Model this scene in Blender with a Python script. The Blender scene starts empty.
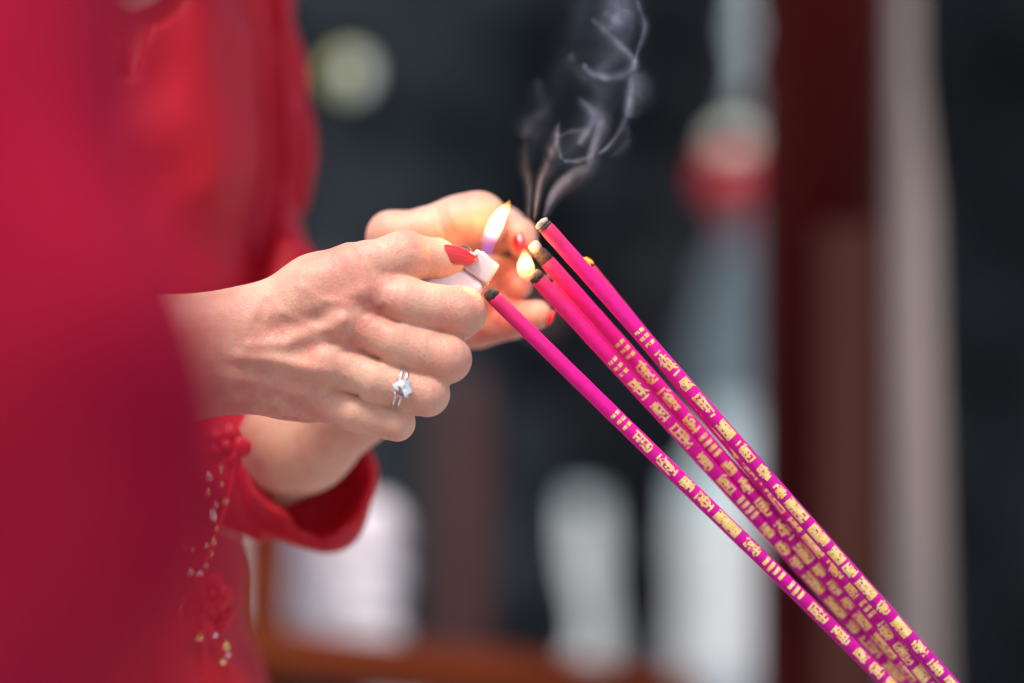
import bpy, bmesh, math, random
import numpy as np
from mathutils import Vector, Matrix, Quaternion
random.seed(7)
R = math.radians
S = 0.417            # millimetres per photo pixel at the focus distance (1 m)
CAMZ = 1.15
scene = bpy.context.scene
COL = scene.collection

def P(px, py, d):
    """photo pixel + depth in mm behind the focus plane -> millimetres (x, y, z about the lens height)"""
    f = S * (1 + d / 1000.0)
    return ((px - 512) * f, float(d), -(py - 341.5) * f)
def W(px, py, d):
    p = P(px, py, d)
    return Vector((p[0] / 1000, p[1] / 1000, p[2] / 1000 + CAMZ))

# ------------------------------------------------------------------ materials
def nodes(m):
    m.use_nodes = True
    nt = m.node_tree
    return nt, nt.nodes, nt.links, nt.nodes.get('Principled BSDF')
def setp(b, **k):
    for n, v in k.items():
        b.inputs[n.replace('_', ' ')].default_value = v
def mat(name, col, rough=0.6, metal=0.0, col2=None, scale=20.0, bump=0.0, bscale=200.0, detail=4, contrast=(0.35, 0.65), stretch=None, **kw):
    m = bpy.data.materials.new(name)
    nt, N, L, b = nodes(m)
    setp(b, Base_Color=(*col, 1), Roughness=rough, Metallic=metal)
    for k, v in kw.items(): b.inputs[k.replace('_', ' ')].default_value = v
    tc = N.new('ShaderNodeTexCoord')
    src = tc.outputs['Object']
    if stretch:
        mp = N.new('ShaderNodeMapping'); mp.inputs['Scale'].default_value = stretch
        L.new(src, mp.inputs['Vector']); src = mp.outputs['Vector']
    if col2 is not None:
        no = N.new('ShaderNodeTexNoise'); no.inputs['Scale'].default_value = scale; no.inputs['Detail'].default_value = detail
        L.new(src, no.inputs['Vector'])
        cr = N.new('ShaderNodeValToRGB')
        cr.color_ramp.elements[0].position = contrast[0]; cr.color_ramp.elements[1].position = contrast[1]
        cr.color_ramp.elements[0].color = (*col, 1); cr.color_ramp.elements[1].color = (*col2, 1)
        L.new(no.outputs['Fac'], cr.inputs['Fac']); L.new(cr.outputs['Color'], b.inputs['Base Color'])
    if bump:
        n2 = N.new('ShaderNodeTexNoise'); n2.inputs['Scale'].default_value = bscale; n2.inputs['Detail'].default_value = 3
        L.new(src, n2.inputs['Vector'])
        bp = N.new('ShaderNodeBump'); bp.inputs['Strength'].default_value = 1.0; bp.inputs['Distance'].default_value = bump
        L.new(n2.outputs['Fac'], bp.inputs['Height']); L.new(bp.outputs['Normal'], b.inputs['Normal'])
    return m

def skin_material():
    m = bpy.data.materials.new('skin')
    nt, N, L, b = nodes(m)
    tc = N.new('ShaderNodeTexCoord')
    def noise(sc, det=4, rough=0.5):
        n = N.new('ShaderNodeTexNoise'); n.inputs['Scale'].default_value = sc
        n.inputs['Detail'].default_value = det; n.inputs['Roughness'].default_value = rough
        L.new(tc.outputs['Object'], n.inputs['Vector']); return n
    def ramp(src, a, bpos, c0=(0, 0, 0, 1), c1=(1, 1, 1, 1)):
        r = N.new('ShaderNodeValToRGB'); e = r.color_ramp.elements
        e[0].position = a; e[1].position = bpos; e[0].color = c0; e[1].color = c1
        L.new(src, r.inputs['Fac']); return r
    def mix(f, a, c):
        x = N.new('ShaderNodeMix'); x.data_type = 'RGBA'
        if hasattr(f, 'is_output'): L.new(f, x.inputs[0])
        else: x.inputs[0].default_value = f
        for i, v in ((6, a), (7, c)):
            if hasattr(v, 'is_output'): L.new(v, x.inputs[i])
            else: x.inputs[i].default_value = (*v, 1)
        return x.outputs[2]
    base = mix(ramp(noise(55, 5).outputs['Fac'], 0.35, 0.7).outputs['Color'], (0.76, 0.47, 0.335), (0.69, 0.335, 0.245))
    at = N.new('ShaderNodeAttribute'); at.attribute_name = 'blush'
    mu = N.new('ShaderNodeMath'); mu.operation = 'MULTIPLY'
    L.new(at.outputs['Fac'], mu.inputs[0]); L.new(ramp(noise(160, 4).outputs['Fac'], 0.2, 0.65).outputs['Color'], mu.inputs[1])
    base = mix(mu.outputs[0], base, (0.55, 0.15, 0.12))
    base = mix(ramp(noise(420, 3, 0.7).outputs['Fac'], 0.55, 1.0).outputs['Color'], base, (0.56, 0.25, 0.175))
    L.new(base, b.inputs['Base Color'])
    setp(b, Roughness=0.46)
    b.inputs['Subsurface Weight'].default_value = 0.7
    b.inputs['Subsurface Radius'].default_value = (1.0, 0.32, 0.16)
    b.inputs['Subsurface Scale'].default_value = 0.0022
    b.inputs['Specular IOR Level'].default_value = 0.42
    # pores and fine wrinkles
    vo = N.new('ShaderNodeTexVoronoi'); vo.inputs['Scale'].default_value = 620; vo.feature = 'DISTANCE_TO_EDGE'
    L.new(tc.outputs['Object'], vo.inputs['Vector'])
    b1 = N.new('ShaderNodeBump'); b1.inputs['Distance'].default_value = 0.00032; b1.inputs['Strength'].default_value = 0.8
    L.new(vo.outputs['Distance'], b1.inputs['Height'])
    mp = N.new('ShaderNodeMapping'); mp.inputs['Scale'].default_value = (420, 420, 110); mp.inputs['Rotation'].default_value = (0, 0.25, 0)
    L.new(tc.outputs['Object'], mp.inputs['Vector'])
    n3 = N.new('ShaderNodeTexNoise'); n3.inputs['Scale'].default_value = 1.0; n3.inputs['Detail'].default_value = 4
    L.new(mp.outputs['Vector'], n3.inputs['Vector'])
    b2 = N.new('ShaderNodeBump'); b2.inputs['Distance'].default_value = 0.0006; b2.inputs['Strength'].default_value = 0.8
    L.new(n3.outputs['Fac'], b2.inputs['Height']); L.new(b1.outputs['Normal'], b2.inputs['Normal'])
    L.new(b2.outputs['Normal'], b.inputs['Normal'])
    return m

def cloth_material(name, c1, c2, scale=30, rough=0.6, sheen=0.3, weave=1400, wd=0.00012):
    m = bpy.data.materials.new(name)
    nt, N, L, b = nodes(m)
    tc = N.new('ShaderNodeTexCoord')
    n = N.new('ShaderNodeTexNoise'); n.inputs['Scale'].default_value = scale; n.inputs['Detail'].default_value = 5
    L.new(tc.outputs['Object'], n.inputs['Vector'])
    r = N.new('ShaderNodeValToRGB'); e = r.color_ramp.elements
    e[0].position = 0.35; e[1].position = 0.65; e[0].color = (*c1, 1); e[1].color = (*c2, 1)
    L.new(n.outputs['Fac'], r.inputs['Fac']); L.new(r.outputs['Color'], b.inputs['Base Color'])
    setp(b, Roughness=rough)
    b.inputs['Sheen Weight'].default_value = sheen; b.inputs['Sheen Roughness'].default_value = 0.4
    b.inputs['Sheen Tint'].default_value = (min(1, c1[0] * 1.6), c1[1] * 1.6, c1[2] * 1.6, 1)
    b.inputs['Specular IOR Level'].default_value = 0.25 if sheen > 0.16 else 0.08
    wv = []
    for rot in ((0, 0, 0), (0, 1.5708, 0)):
        mp = N.new('ShaderNodeMapping'); mp.inputs['Rotation'].default_value = rot
        L.new(tc.outputs['Object'], mp.inputs['Vector'])
        w = N.new('ShaderNodeTexWave'); w.inputs['Scale'].default_value = weave / 6.28; w.inputs['Distortion'].default_value = 1.5
        L.new(mp.outputs['Vector'], w.inputs['Vector']); wv.append(w)
    mx = N.new('ShaderNodeMath'); mx.operation = 'ADD'
    L.new(wv[0].outputs['Fac'], mx.inputs[0]); L.new(wv[1].outputs['Fac'], mx.inputs[1])
    bp = N.new('ShaderNodeBump'); bp.inputs['Distance'].default_value = wd; bp.inputs['Strength'].default_value = 0.7
    L.new(mx.outputs[0], bp.inputs['Height'])
    L.new(bp.outputs['Normal'], b.inputs['Normal'])
    return m

SKIN = skin_material()
RED = cloth_material('red_silk', (0.46, 0.005, 0.018), (0.54, 0.008, 0.024), 18, 0.5, 0.2)
CRIM = cloth_material('crimson_brocade', (0.27, 0.001, 0.022), (0.42, 0.010, 0.036), 26, 0.8, 0.05)
NAIL = mat('red_nail_polish', (0.62, 0.012, 0.014), 0.12, **{'Coat_Weight': 1.0, 'Coat_Roughness': 0.04})
BLACK = cloth_material('black_cloth', (0.013, 0.018, 0.022), (0.026, 0.032, 0.037), 9, 0.85, 0.0, 600, 0.0004)
BLACK2 = cloth_material('charcoal_cloth', (0.004, 0.005, 0.007), (0.013, 0.015, 0.018), 6, 0.75, 0.0, 600, 0.0004)
TROUS = cloth_material('dark_trousers', (0.008, 0.008, 0.012), (0.014, 0.014, 0.020), 9, 0.8, 0.1, 600, 0.0004)
HAIR = mat('black_hair', (0.012, 0.009, 0.008), 0.4, bump=0.004, bscale=60, stretch=(6, 6, 0.6))
SHOE = mat('black_leather', (0.02, 0.02, 0.02), 0.35)

# ------------------------------------------------------------------ objects
def link_mesh(name, verts, faces, material, parent=None, smooth=True, uvs=None):
    me = bpy.data.meshes.new(name)
    me.from_pydata([tuple(v) for v in verts], [], [tuple(f) for f in faces])
    me.validate()
    if smooth: me.polygons.foreach_set('use_smooth', [True] * len(me.polygons))
    o = bpy.data.objects.new(name, me); COL.objects.link(o)
    if material: me.materials.append(material)
    if parent: o.parent = parent; o.matrix_parent_inverse = Matrix.Translation(-parent.location)
    return o
def link_bm(name, bm, material, parent=None, smooth=True):
    bmesh.ops.recalc_face_normals(bm, faces=bm.faces)
    me = bpy.data.meshes.new(name); bm.to_mesh(me); bm.free()
    if smooth: me.polygons.foreach_set('use_smooth', [True] * len(me.polygons))
    o = bpy.data.objects.new(name, me); COL.objects.link(o)
    if material: me.materials.append(material)
    if parent: o.parent = parent; o.matrix_parent_inverse = Matrix.Translation(-parent.location)
    return o
def thing(name, loc, label, cat, group=None, kind=None):
    o = bpy.data.objects.new(name, None); COL.objects.link(o); o.location = loc
    o.empty_display_size = 0.05
    return tag(o, label, cat, group, kind)
def tag(o, label=None, cat=None, group=None, kind=None):
    if label: o['label'] = label
    if cat: o['category'] = cat
    if group: o['group'] = group
    if kind: o['kind'] = kind
    return o
def box_bm(cx, cy, cz, sx, sy, sz, bevel=0.0, bm=None):
    own = bm is None
    if own: bm = bmesh.new()
    r = bmesh.ops.create_cube(bm, size=1.0)
    bmesh.ops.scale(bm, vec=(sx, sy, sz), verts=r['verts'])
    bmesh.ops.translate(bm, vec=(cx, cy, cz), verts=r['verts'])
    if bevel:
        es = list({e for v in r['verts'] for e in v.link_edges})
        bmesh.ops.bevel(bm, geom=es, offset=bevel, segments=3, affect='EDGES', profile=0.6)
    return bm
def lathe(profile, seg=24, axis=None, origin=Vector((0, 0, 0))):
    """profile: list of (radius, height) about +Z, turned to axis"""
    q = Vector((0, 0, 1)).rotation_difference(axis) if axis else Quaternion()
    vs, fs = [], []
    for r, h in profile:
        for i in range(seg):
            a = 2 * math.pi * i / seg
            vs.append(q @ Vector((r * math.cos(a), r * math.sin(a), h)) + origin)
    n = len(profile)
    for j in range(n - 1):
        for i in range(seg):
            k = (i + 1) % seg
            fs.append((j * seg + i, j * seg + k, (j + 1) * seg + k, (j + 1) * seg + i))
    vs.append(q @ Vector((0, 0, profile[0][1])) + origin); c0 = len(vs) - 1
    vs.append(q @ Vector((0, 0, profile[-1][1])) + origin); c1 = len(vs) - 1
    for i in range(seg):
        k = (i + 1) % seg
        fs.append((c0, k, i)); fs.append((c1, (n - 1) * seg + i, (n - 1) * seg + k))
    return vs, fs

# ------------------------------------------------------------------ implicit surfaces
def axis_pts(segs):
    """segs: [(start, step), ..., (end, None)]"""
    out = []
    for (a, h), (b, _) in zip(segs[:-1], segs[1:]):
        n = max(1, int(round((b - a) / h)))
        out += list(a + (b - a) * np.arange(n) / n)
    out.append(segs[-1][0])
    return np.array(out, dtype=np.float32)

class Field:
    def __init__(s, xs, ys, zs):
        s.ax = (xs, ys, zs)
        s.d = np.full((len(xs), len(ys), len(zs)), 60.0, dtype=np.float32)
    def sub(s, lo, hi):
        sl = []
        for a, l, h in zip(s.ax, lo, hi):
            i0 = max(0, int(np.searchsorted(a, l)) - 1); i1 = min(len(a), int(np.searchsorted(a, h)) + 2)
            if i1 - i0 < 1: return None
            sl.append(slice(i0, i1))
        g = [s.ax[i][sl[i]] for i in range(3)]
        return tuple(sl), g[0][:, None, None], g[1][None, :, None], g[2][None, None, :]
    @staticmethod
    def cap(X, Y, Z, a, b, ra, rb, sq=1.0):
        """tapered capsule; sq > 1 flattens it in depth about its axis"""
        ax, ay, az = a; bx, by, bz = b
        dx, dy, dz = bx - ax, (by - ay), bz - az
        L2 = dx * dx + dy * dy + dz * dz + 1e-9
        t = np.clip(((X - ax) * dx + (Y - ay) * dy + (Z - az) * dz) / L2, 0, 1)
        q = np.sqrt((X - ax - t * dx) ** 2 + ((Y - ay - t * dy) * sq) ** 2 + (Z - az - t * dz) ** 2)
        return q - (ra + (rb - ra) * t), t
    def box(s, a, b, r, m=14):
        return s.sub([min(a[i], b[i]) - r - m for i in range(3)], [max(a[i], b[i]) + r + m for i in range(3)])
    def add(s, a, b, ra, rb, k=3.0, sq=1.0, k2=None):
        """smooth union; k is the blend at a, k2 the blend from a third of the way to b"""
        w = s.box(a, b, max(ra, rb), 14)
        if w is None: return
        sl, X, Y, Z = w
        d, t = s.cap(X, Y, Z, a, b, ra, rb, sq)
        kk = k if k2 is None else k + (k2 - k) * np.clip(t / 0.35, 0, 1)
        s.blend(sl, d, kk)
    def blend(s, sl, d, kk):
        f = s.d[sl]
        h = np.maximum(kk - np.abs(f - d), 0) / kk
        s.d[sl] = np.minimum(f, d) - h * h * kk * 0.25
    def ell(s, c, r, k=3.0):
        w = s.sub([c[i] - r[i] - 14 for i in range(3)], [c[i] + r[i] + 14 for i in range(3)])
        if w is None: return
        sl, X, Y, Z = w
        q = np.sqrt(((X - c[0]) / r[0]) ** 2 + ((Y - c[1]) / r[1]) ** 2 + ((Z - c[2]) / r[2]) ** 2)
        s.blend(sl, (q - 1) * min(r), k)
    def cut(s, a, b, ra, rb, k=2.0, sq=1.0):
        w = s.box(a, b, max(ra, rb), 14)
        if w is None: return
        sl, X, Y, Z = w
        d, t = s.cap(X, Y, Z, a, b, ra, rb, sq)
        f = s.d[sl]; d = -d
        h = np.maximum(k - np.abs(f - d), 0) / k
        s.d[sl] = np.maximum(f, d) + h * h * k * 0.25
    def stroke(s, pts, width, height, ymax):
        """raise (or press in, height < 0) the surface along a line, on the side nearer than ymax"""
        P3 = [P(px, py, d) for px, py, d in pts]
        best = None
        lo = [min(p[i] for p in P3) - 3 * width for i in range(3)]; hi = [max(p[i] for p in P3) + 3 * width for i in range(3)]
        lo[1], hi[1] = -200, ymax
        w = s.sub(lo, hi)
        if w is None: return
        sl, X, Y, Z = w
        for a, b in zip(P3[:-1], P3[1:]):
            dx, dz = b[0] - a[0], b[2] - a[2]
            t = np.clip(((X - a[0]) * dx + (Z - a[2]) * dz) / (dx * dx + dz * dz + 1e-9), 0, 1)
            q = (X - a[0] - t * dx) ** 2 + (Z - a[2] - t * dz) ** 2
            best = q if best is None else np.minimum(best, q)
        fade = np.clip((ymax - Y) / 5.0, 0, 1)
        s.d[sl] -= height * np.exp(-best / (width * width)) * fade
    def mesh(s):
        d = s.d; ax = s.ax
        neg = d < 0
        nx, ny, nz = d.shape
        cnt = np.zeros((nx - 1, ny - 1, nz - 1), dtype=np.uint8)
        for i in (0, 1):
            for j in (0, 1):
                for k in (0, 1):
                    cnt += neg[i:nx - 1 + i, j:ny - 1 + j, k:nz - 1 + k]
        act = np.argwhere((cnt > 0) & (cnt < 8))
        idx = np.full(cnt.shape, -1, dtype=np.int32)
        idx[act[:, 0], act[:, 1], act[:, 2]] = np.arange(len(act))
        acc = np.zeros((len(act), 3)); num = np.zeros(len(act))
        I, J, K = act.T
        corners = [(i, j, k) for i in (0, 1) for j in (0, 1) for k in (0, 1)]
        for a in corners:
            for axn in range(3):
                if a[axn]: continue
                b = list(a); b[axn] = 1
                da = d[I + a[0], J + a[1], K + a[2]].astype(float); db = d[I + b[0], J + b[1], K + b[2]].astype(float)
                m = (da < 0) != (db < 0)
                t = np.where(m, da / np.where(m, da - db, 1), 0)
                pa = np.stack([ax[0][I + a[0]], ax[1][J + a[1]], ax[2][K + a[2]]], 1)
                pb = np.stack([ax[0][I + b[0]], ax[1][J + b[1]], ax[2][K + b[2]]], 1)
                acc += np.where(m[:, None], pa + (pb - pa) * t[:, None], 0); num += m
        V = acc / num[:, None]
        F = []
        for axn in range(3):
            sa = [slice(None)] * 3; sb = [slice(None)] * 3
            sa[axn] = slice(0, -1); sb[axn] = slice(1, None)
            na, nb = neg[tuple(sa)], neg[tuple(sb)]
            e = np.argwhere(na != nb)
            o1, o2 = [i for i in range(3) if i != axn]
            e = e[(e[:, o1] > 0) & (e[:, o2] > 0) & (e[:, o1] < d.shape[o1] - 1) & (e[:, o2] < d.shape[o2] - 1)]
            def cell(da, db):
                c = e.copy(); c[:, o1] -= da; c[:, o2] -= db
                return idx[c[:, 0], c[:, 1], c[:, 2]]
            q = np.stack([cell(0, 0), cell(1, 0), cell(1, 1), cell(0, 1)], 1)
            flip = na[e[:, 0], e[:, 1], e[:, 2]]
            if axn == 1: flip = ~flip
            q[~flip] = q[~flip][:, ::-1]
            F.append(q)
        F = np.concatenate(F); F = F[(F >= 0).all(1)]
        return V, F

def field_obj(name, fld, material, parent=None, M=None, relax=1):
    V, F = fld.mesh()
    for _ in range(relax):        # a light smoothing of the grid steps
        A = np.zeros_like(V); n = np.zeros(len(V))
        for i in range(4):
            a, b = F[:, i], F[:, (i + 1) % 4]
            for c in range(3):
                A[:, c] += np.bincount(a, V[b, c], len(V)) + np.bincount(b, V[a, c], len(V))
            n += np.bincount(a, minlength=len(V)) + np.bincount(b, minlength=len(V))
        V = V * 0.5 + 0.5 * A / np.maximum(n, 1)[:, None]
    W3 = V / 1000.0
    if M is None: W3 = W3 + np.array([0, 0, CAMZ])
    me = bpy.data.meshes.new(name)
    me.vertices.add(len(W3)); me.vertices.foreach_set('co', W3.astype(np.float32).ravel())
    me.loops.add(len(F) * 4); me.loops.foreach_set('vertex_index', F.astype(np.int32).ravel())
    me.polygons.add(len(F)); me.polygons.foreach_set('loop_start', np.arange(len(F), dtype=np.int32) * 4)
    me.update(calc_edges=True); me.validate()
    me.polygons.foreach_set('use_smooth', [True] * len(me.polygons))
    o = bpy.data.objects.new(name, me); COL.objects.link(o); me.materials.append(material)
    if M is not None: me.transform(M)
    if parent: o.parent = parent; o.matrix_parent_inverse = Matrix.Translation(-parent.location)
    return o, V

# ================================================================== the bride
bride = thing('person', (-0.17, 0.19, 0.0), 'woman in a bright red dress holding a lighter and cupping its flame', 'person')

xs = axis_pts([(-330, 9), (-152, 0.9), (22, 9), (40, None)])
ys = axis_pts([(-48, 0.9), (100, 5), (130, 9), (330, None)])
zs = axis_pts([(-420, 14), (-110, 2.0), (-72, 0.9), (66, 8), (620, None)])
B = Field(xs, ys, zs)

def pr(px, d):      # radius in photo pixels at a depth -> mm
    return px * S * (1 + d / 1000.0)
def chain(pts, k=3.0, sq=1.0, k1=None, k2=None, fld=None):
    """pts: (px, py, depth, radius_px)"""
    fld = fld or B
    for n, (a, b) in enumerate(zip(pts[:-1], pts[1:])):
        fld.add(P(*a[:3]), P(*b[:3]), pr(a[3], a[2]), pr(b[3], b[2]), (k1 if (n == 0 and k1) else k), sq, (k2 if n == 0 else None))

# --- near hand (right): forearm, wrist, metacarpals
chain([(-60, 420, 66, 68), (60, 385, 20, 66), (170, 360, 8, 60), (228, 352, 6, 56), (262, 350, 5, 54)], 10, 1.35)
chain([(255, 330, 4, 40), (310, 312, 2, 36), (366, 296, -3, 27)], 9, 1.25)
chain([(255, 345, 3, 40), (310, 330, 0, 34), (352, 325, -5, 27)], 9, 1.25)
chain([(255, 360, 4, 40), (300, 362, 1, 33), (330, 360, -4, 26)], 9, 1.2)
chain([(255, 368, 8, 38), (290, 384, 7, 31), (318, 394, 4, 27)], 9, 1.2)
B.ell(P(320, 345, 18), (pr(70, 0), 15, pr(58, 0)), 9)
# thumb
chain([(268, 322, 6, 32), (318, 290, 2, 32), (356, 272, -1, 28)], 9)
chain([(356, 272, -1, 28), (404, 257, 2, 24), (440, 258.5, 8, 18.5), (454, 261, 9, 14)], 5)
# index, middle, ring, little finger: knuckle -> bent joint -> folded away behind
chain([(366, 296, -3, 26), (405, 303, -6, 24), (461, 312, -4, 24.5)], 3.5, k1=8, k2=3)
chain([(461, 312, -4, 24.5), (456, 320, 12, 21), (432, 322, 30, 18), (404, 318, 34, 15)], 3)
chain([(352, 326, -5, 26), (395, 342, -9, 23), (447, 359, -8, 24)], 1.6, k1=6, k2=0.6)
chain([(447, 359, -8, 24), (440, 364, 10, 20), (415, 362, 27, 17), (392, 356, 30, 14)], 2)
chain([(332, 361, -4, 25), (375, 380, -9, 22), (427, 394, -8, 22)], 1.6, k1=6, k2=0.6)
chain([(427, 394, -8, 22), (418, 397, 8, 18), (396, 392, 25, 16), (375, 385, 27, 13)], 2)
chain([(316, 394, 4, 26), (355, 412, -3, 19), (397, 423, -4, 17.5)], 1.6, k1=6, k2=0.6)
chain([(397, 423, -4, 17.5), (388, 424, 8, 15), (370, 416, 20, 14), (352, 406, 21, 11)], 2)
# relief of the back of the hand
YM = 8
B.stroke([(242, 358, 0), (275, 360, 0), (330, 372, 0)], 3.0, 2.0, YM)          # tendon to the ring knuckle
B.stroke([(236, 364, 0), (270, 371, 0), (312, 384, 0)], 3.6, -1.6, YM)
B.stroke([(252, 346, 0), (292, 344, 0)], 2.4, 1.1, YM)
B.stroke([(270, 329, 0), (318, 321, 0)], 4.2, -1.9, YM)
B.stroke([(300, 350, 0), (330, 345, 0)], 3.6, -1.1, YM)
B.stroke([(300, 338, 0), (345, 321, 0)], 3.2, 1.0, YM)
B.stroke([(320, 306, 0), (368, 292, 0)], 3.0, 0.8, YM)
B.stroke([(335, 341, 0), (362, 345, 0)], 3.0, -1.3, YM)
B.stroke([(346, 318, 0), (348, 320, 0)], 4.5, 1.3, YM)
B.stroke([(327, 360, 0), (330, 362, 0)], 4.8, 1.6, YM)
B.stroke([(372, 290, 0), (376, 291, 0)], 5.0, 0.9, YM)
B.stroke([(306, 388, 0), (312, 390, 0)], 4.6, 1.0, YM)
B.stroke([(262, 322, 0), (268, 304, 0)], 2.0, -0.8, YM)
B.stroke([(250, 395, 0), (300, 408, 0)], 4.0, -1.5, YM + 4)
for x0, y0, x1, y1 in ((206, 322, 212, 350), (214, 330, 222, 368), (222, 318, 228, 345), (200, 350, 214, 385)):
    B.stroke([(x0, y0, 0), (x1, y1, 0)], 0.9, -0.35, YM)
B.stroke([(285, 312, 0), (312, 326, 0), (345, 334, 0)], 1.6, 0.55, YM)
B.stroke([(275, 376, 0), (300, 372, 0), (322, 376, 0)], 1.6, 0.5, YM)
B.stroke([(300, 285, 0), (325, 300, 0), (352, 306, 0)], 1.6, 0.45, YM)
B.stroke([(384, 313, 0), (398, 322, 0)], 2.2, -1.4, YM)
B.stroke([(365, 350, 0), (380, 358, 0)], 2.2, -1.2, YM)
B.stroke([(346, 384, 0), (360, 392, 0)], 2.2, -1.2, YM)
B.stroke([(356, 246, 0), (372, 262, 0), (384, 276, 0)], 2.4, -0.9, YM)
# joint creases of the fingers and thumb
for x0, y0, x1, y1, h in ((470, 300, 478, 322, .25), (464, 295, 470, 325, .25), (404, 236, 409, 250, .5), (398, 238, 402, 254, .4), (411, 238, 415, 250, .35),
                          (456, 350, 462, 368, .25), (436, 386, 440, 402, .25)):
    B.stroke([(x0, y0, 0), (x1, y1, 0)], 0.9, -h, 14)

# --- far hand (left), palm towards the lens, cupped round the flame
chain([(240, 488, 140, 42), (300, 436, 94, 54), (352, 392, 84, 50), (398, 350, 78, 46)], 10, 1.2)
chain([(398, 350, 78, 46), (425, 300, 78, 46), (440, 262, 74, 38)], 9, 1.5)
chain([(400, 345, 80, 38), (450, 318, 80, 36)], 9, 1.3)
chain([(392, 290, 66, 28), (392, 252, 58, 24), (391, 235, 54, 22), (432, 231, 53, 23), (458, 226, 53, 28), (478, 221, 54, 30)], 5)
chain([(430, 270, 84, 28), (470, 240, 92, 25), (504, 229, 82, 22), (520, 236, 68, 17), (523, 246, 62, 14.5)], 1.6, k1=6, k2=1.2)
chain([(440, 290, 86, 28), (485, 276, 88, 24), (512, 277, 74, 19), (517, 284, 62, 16)], 1.2, k1=6, k2=1)
chain([(440, 310, 84, 28), (480, 300, 82, 23), (504, 302, 66, 16)], 1.2, k1=6, k2=1)
chain([(440, 325, 82, 28), (478, 326, 74, 22), (512, 320, 62, 19), (537, 315, 54, 15)], 1.4, k1=6, k2=1)
B.stroke([(432, 202, 0), (444, 236, 0)], 1.6, -0.9, 62)
B.stroke([(439, 202, 0), (451, 232, 0)], 1.4, -0.5, 62)
B.stroke([(425, 206, 0), (434, 236, 0)], 1.4, -0.4, 62)
B.stroke([(462, 240, 0), (482, 250, 0)], 5, -3.4, 62)
B.stroke([(452, 212, 0), (486, 208, 0)], 6, 1.0, 62)
# --- the rest of her: far upper arm, torso, neck, head (under the dress or above the frame)
chain([(240, 488, 140, 42), (240, 430, 180, 40), (258, 320, 215, 34), (258, 150, 240, 30), (250, 60, 240, 30), (150, -10, 210, 50)], 14)
chain([(-60, 420, 66, 60), (-80, 345, 185, 42), (-40, 100, 240, 42), (-10, -10, 235, 42), (100, -10, 210, 50)], 14)
chain([(115, 10, 195, 88), (112, 330, 195, 92), (104, 620, 190, 98)], 20)
chain([(100, 10, 205, 70), (100, -160, 185, 52), (108, -190, 175, 52)], 20)
hc = P(112, -330, 165)
B.ell(hc, (82, 92, 110), 12)
B.ell((hc[0] + 62, hc[1] - 45, hc[2] - 62), (34, 34, 34), 20)
B.add((hc[0] + 70, hc[1] - 58, hc[2] + 14), (hc[0] + 84, hc[1] - 70, hc[2] - 18), 7, 12, 8)
B.add((hc[0] + 68, hc[1] - 52, hc[2] - 44), (hc[0] + 60, hc[1] - 66, hc[2] - 44), 8, 8, 8)
body, V = field_obj('body', B, SKIN, bride, relax=1)
# natural redness over knuckles, finger tips and wrist
blush = np.zeros(len(V))
for px, py, d, r, w in ((346, 318, -12, 9, .45), (384, 296, -12, 12, .7), (330, 345, -12, 12, .45), (272, 338, -10, 12, .5), (372, 312, -12, 8, .5),
                        (461, 312, -8, 12, .5), (447, 359, -12, 10, .4), (320, 280, -10, 16, .45), (205, 325, -14, 14, .35), (250, 395, 0, 16, .6),
                        (300, 405, 0, 12, .8), (478, 240, 48, 14, .6), (515, 280, 60, 16, .9), (525, 245, 55, 8, .6), (500, 315, 55, 14, .7), (345, 250, 0, 10, .4),
                        (403, 246, -6, 10, .35), (427, 394, -12, 10, .4), (480, 330, 60, 14, .7), (330, 440, 70, 20, .3)):
    c = np.array(P(px, py, d)); blush += w * np.exp(-((V - c) ** 2).sum(1) / (r * r))
a = body.data.attributes.new('blush', 'FLOAT', 'POINT')
a.data.foreach_set('value', np.clip(blush, 0, 1).astype(np.float32)[:len(a.data)])

def nail(px, py, d, dirpx, normal, length, width, name='nail'):
    """curved polished nail plate; dirpx = (dx, dy, dd) towards the finger tip"""
    c = W(px, py, d); u = Vector((dirpx[0], dirpx[2], -dirpx[1])).normalized(); n = Vector(normal).normalized()
    v = n.cross(u).normalized(); n = u.cross(v).normalized()
    if n.dot(Vector(normal)) < 0: n = -n
    vs, fs = [], []; nu, nv = 12, 9
    for layer in (0, 1):
        for i in range(nu):
            for j in range(nv):
                s = i / (nu - 1) * 2 - 1; t = j / (nv - 1) * 2 - 1
                wf = math.sqrt(max(0.02, 1 - (max(0, s - 0.0) / 1.03) ** 2.6)) * math.sqrt(max(0.02, 1 - (max(0, -s - 0.35) / 0.68) ** 2))
                x = s * length / 2; y = t * width / 2 * wf
                z = -(y * y) / (width * 0.62) - (0.10 * length) * (s * s if s > 0 else 0.6 * s * s) + (0.0 if layer else -0.0009)
                vs.append(c + u * x + v * y + n * z)
    def id_(l, i, j): return l * nu * nv + i * nv + j
    for i in range(nu - 1):
        for j in range(nv - 1):
            fs.append((id_(1, i, j), id_(1, i + 1, j), id_(1, i + 1, j + 1), id_(1, i, j + 1)))
            fs.append((id_(0, i, j), id_(0, i, j + 1), id_(0, i + 1, j + 1), id_(0, i + 1, j)))
    for i in range(nu - 1):
        for j in (0, nv - 1): fs.append((id_(0, i, j), id_(0, i + 1, j), id_(1, i + 1, j), id_(1, i, j)))
    for j in range(nv - 1):
        for i in (0, nu - 1): fs.append((id_(0, i, j), id_(0, i, j + 1), id_(1, i, j + 1), id_(1, i, j)))
    bm = bmesh.new(); me = bpy.data.meshes.new('t'); me.from_pydata(vs, [], fs); bm.from_mesh(me); bpy.data.meshes.remove(me)
    return link_bm(name, bm, NAIL, bride)
nail(458, 248.6, 1.3, (35, 8.5, 4), (-0.05, -0.70, 0.70), 0.0178, 0.0092)
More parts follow.
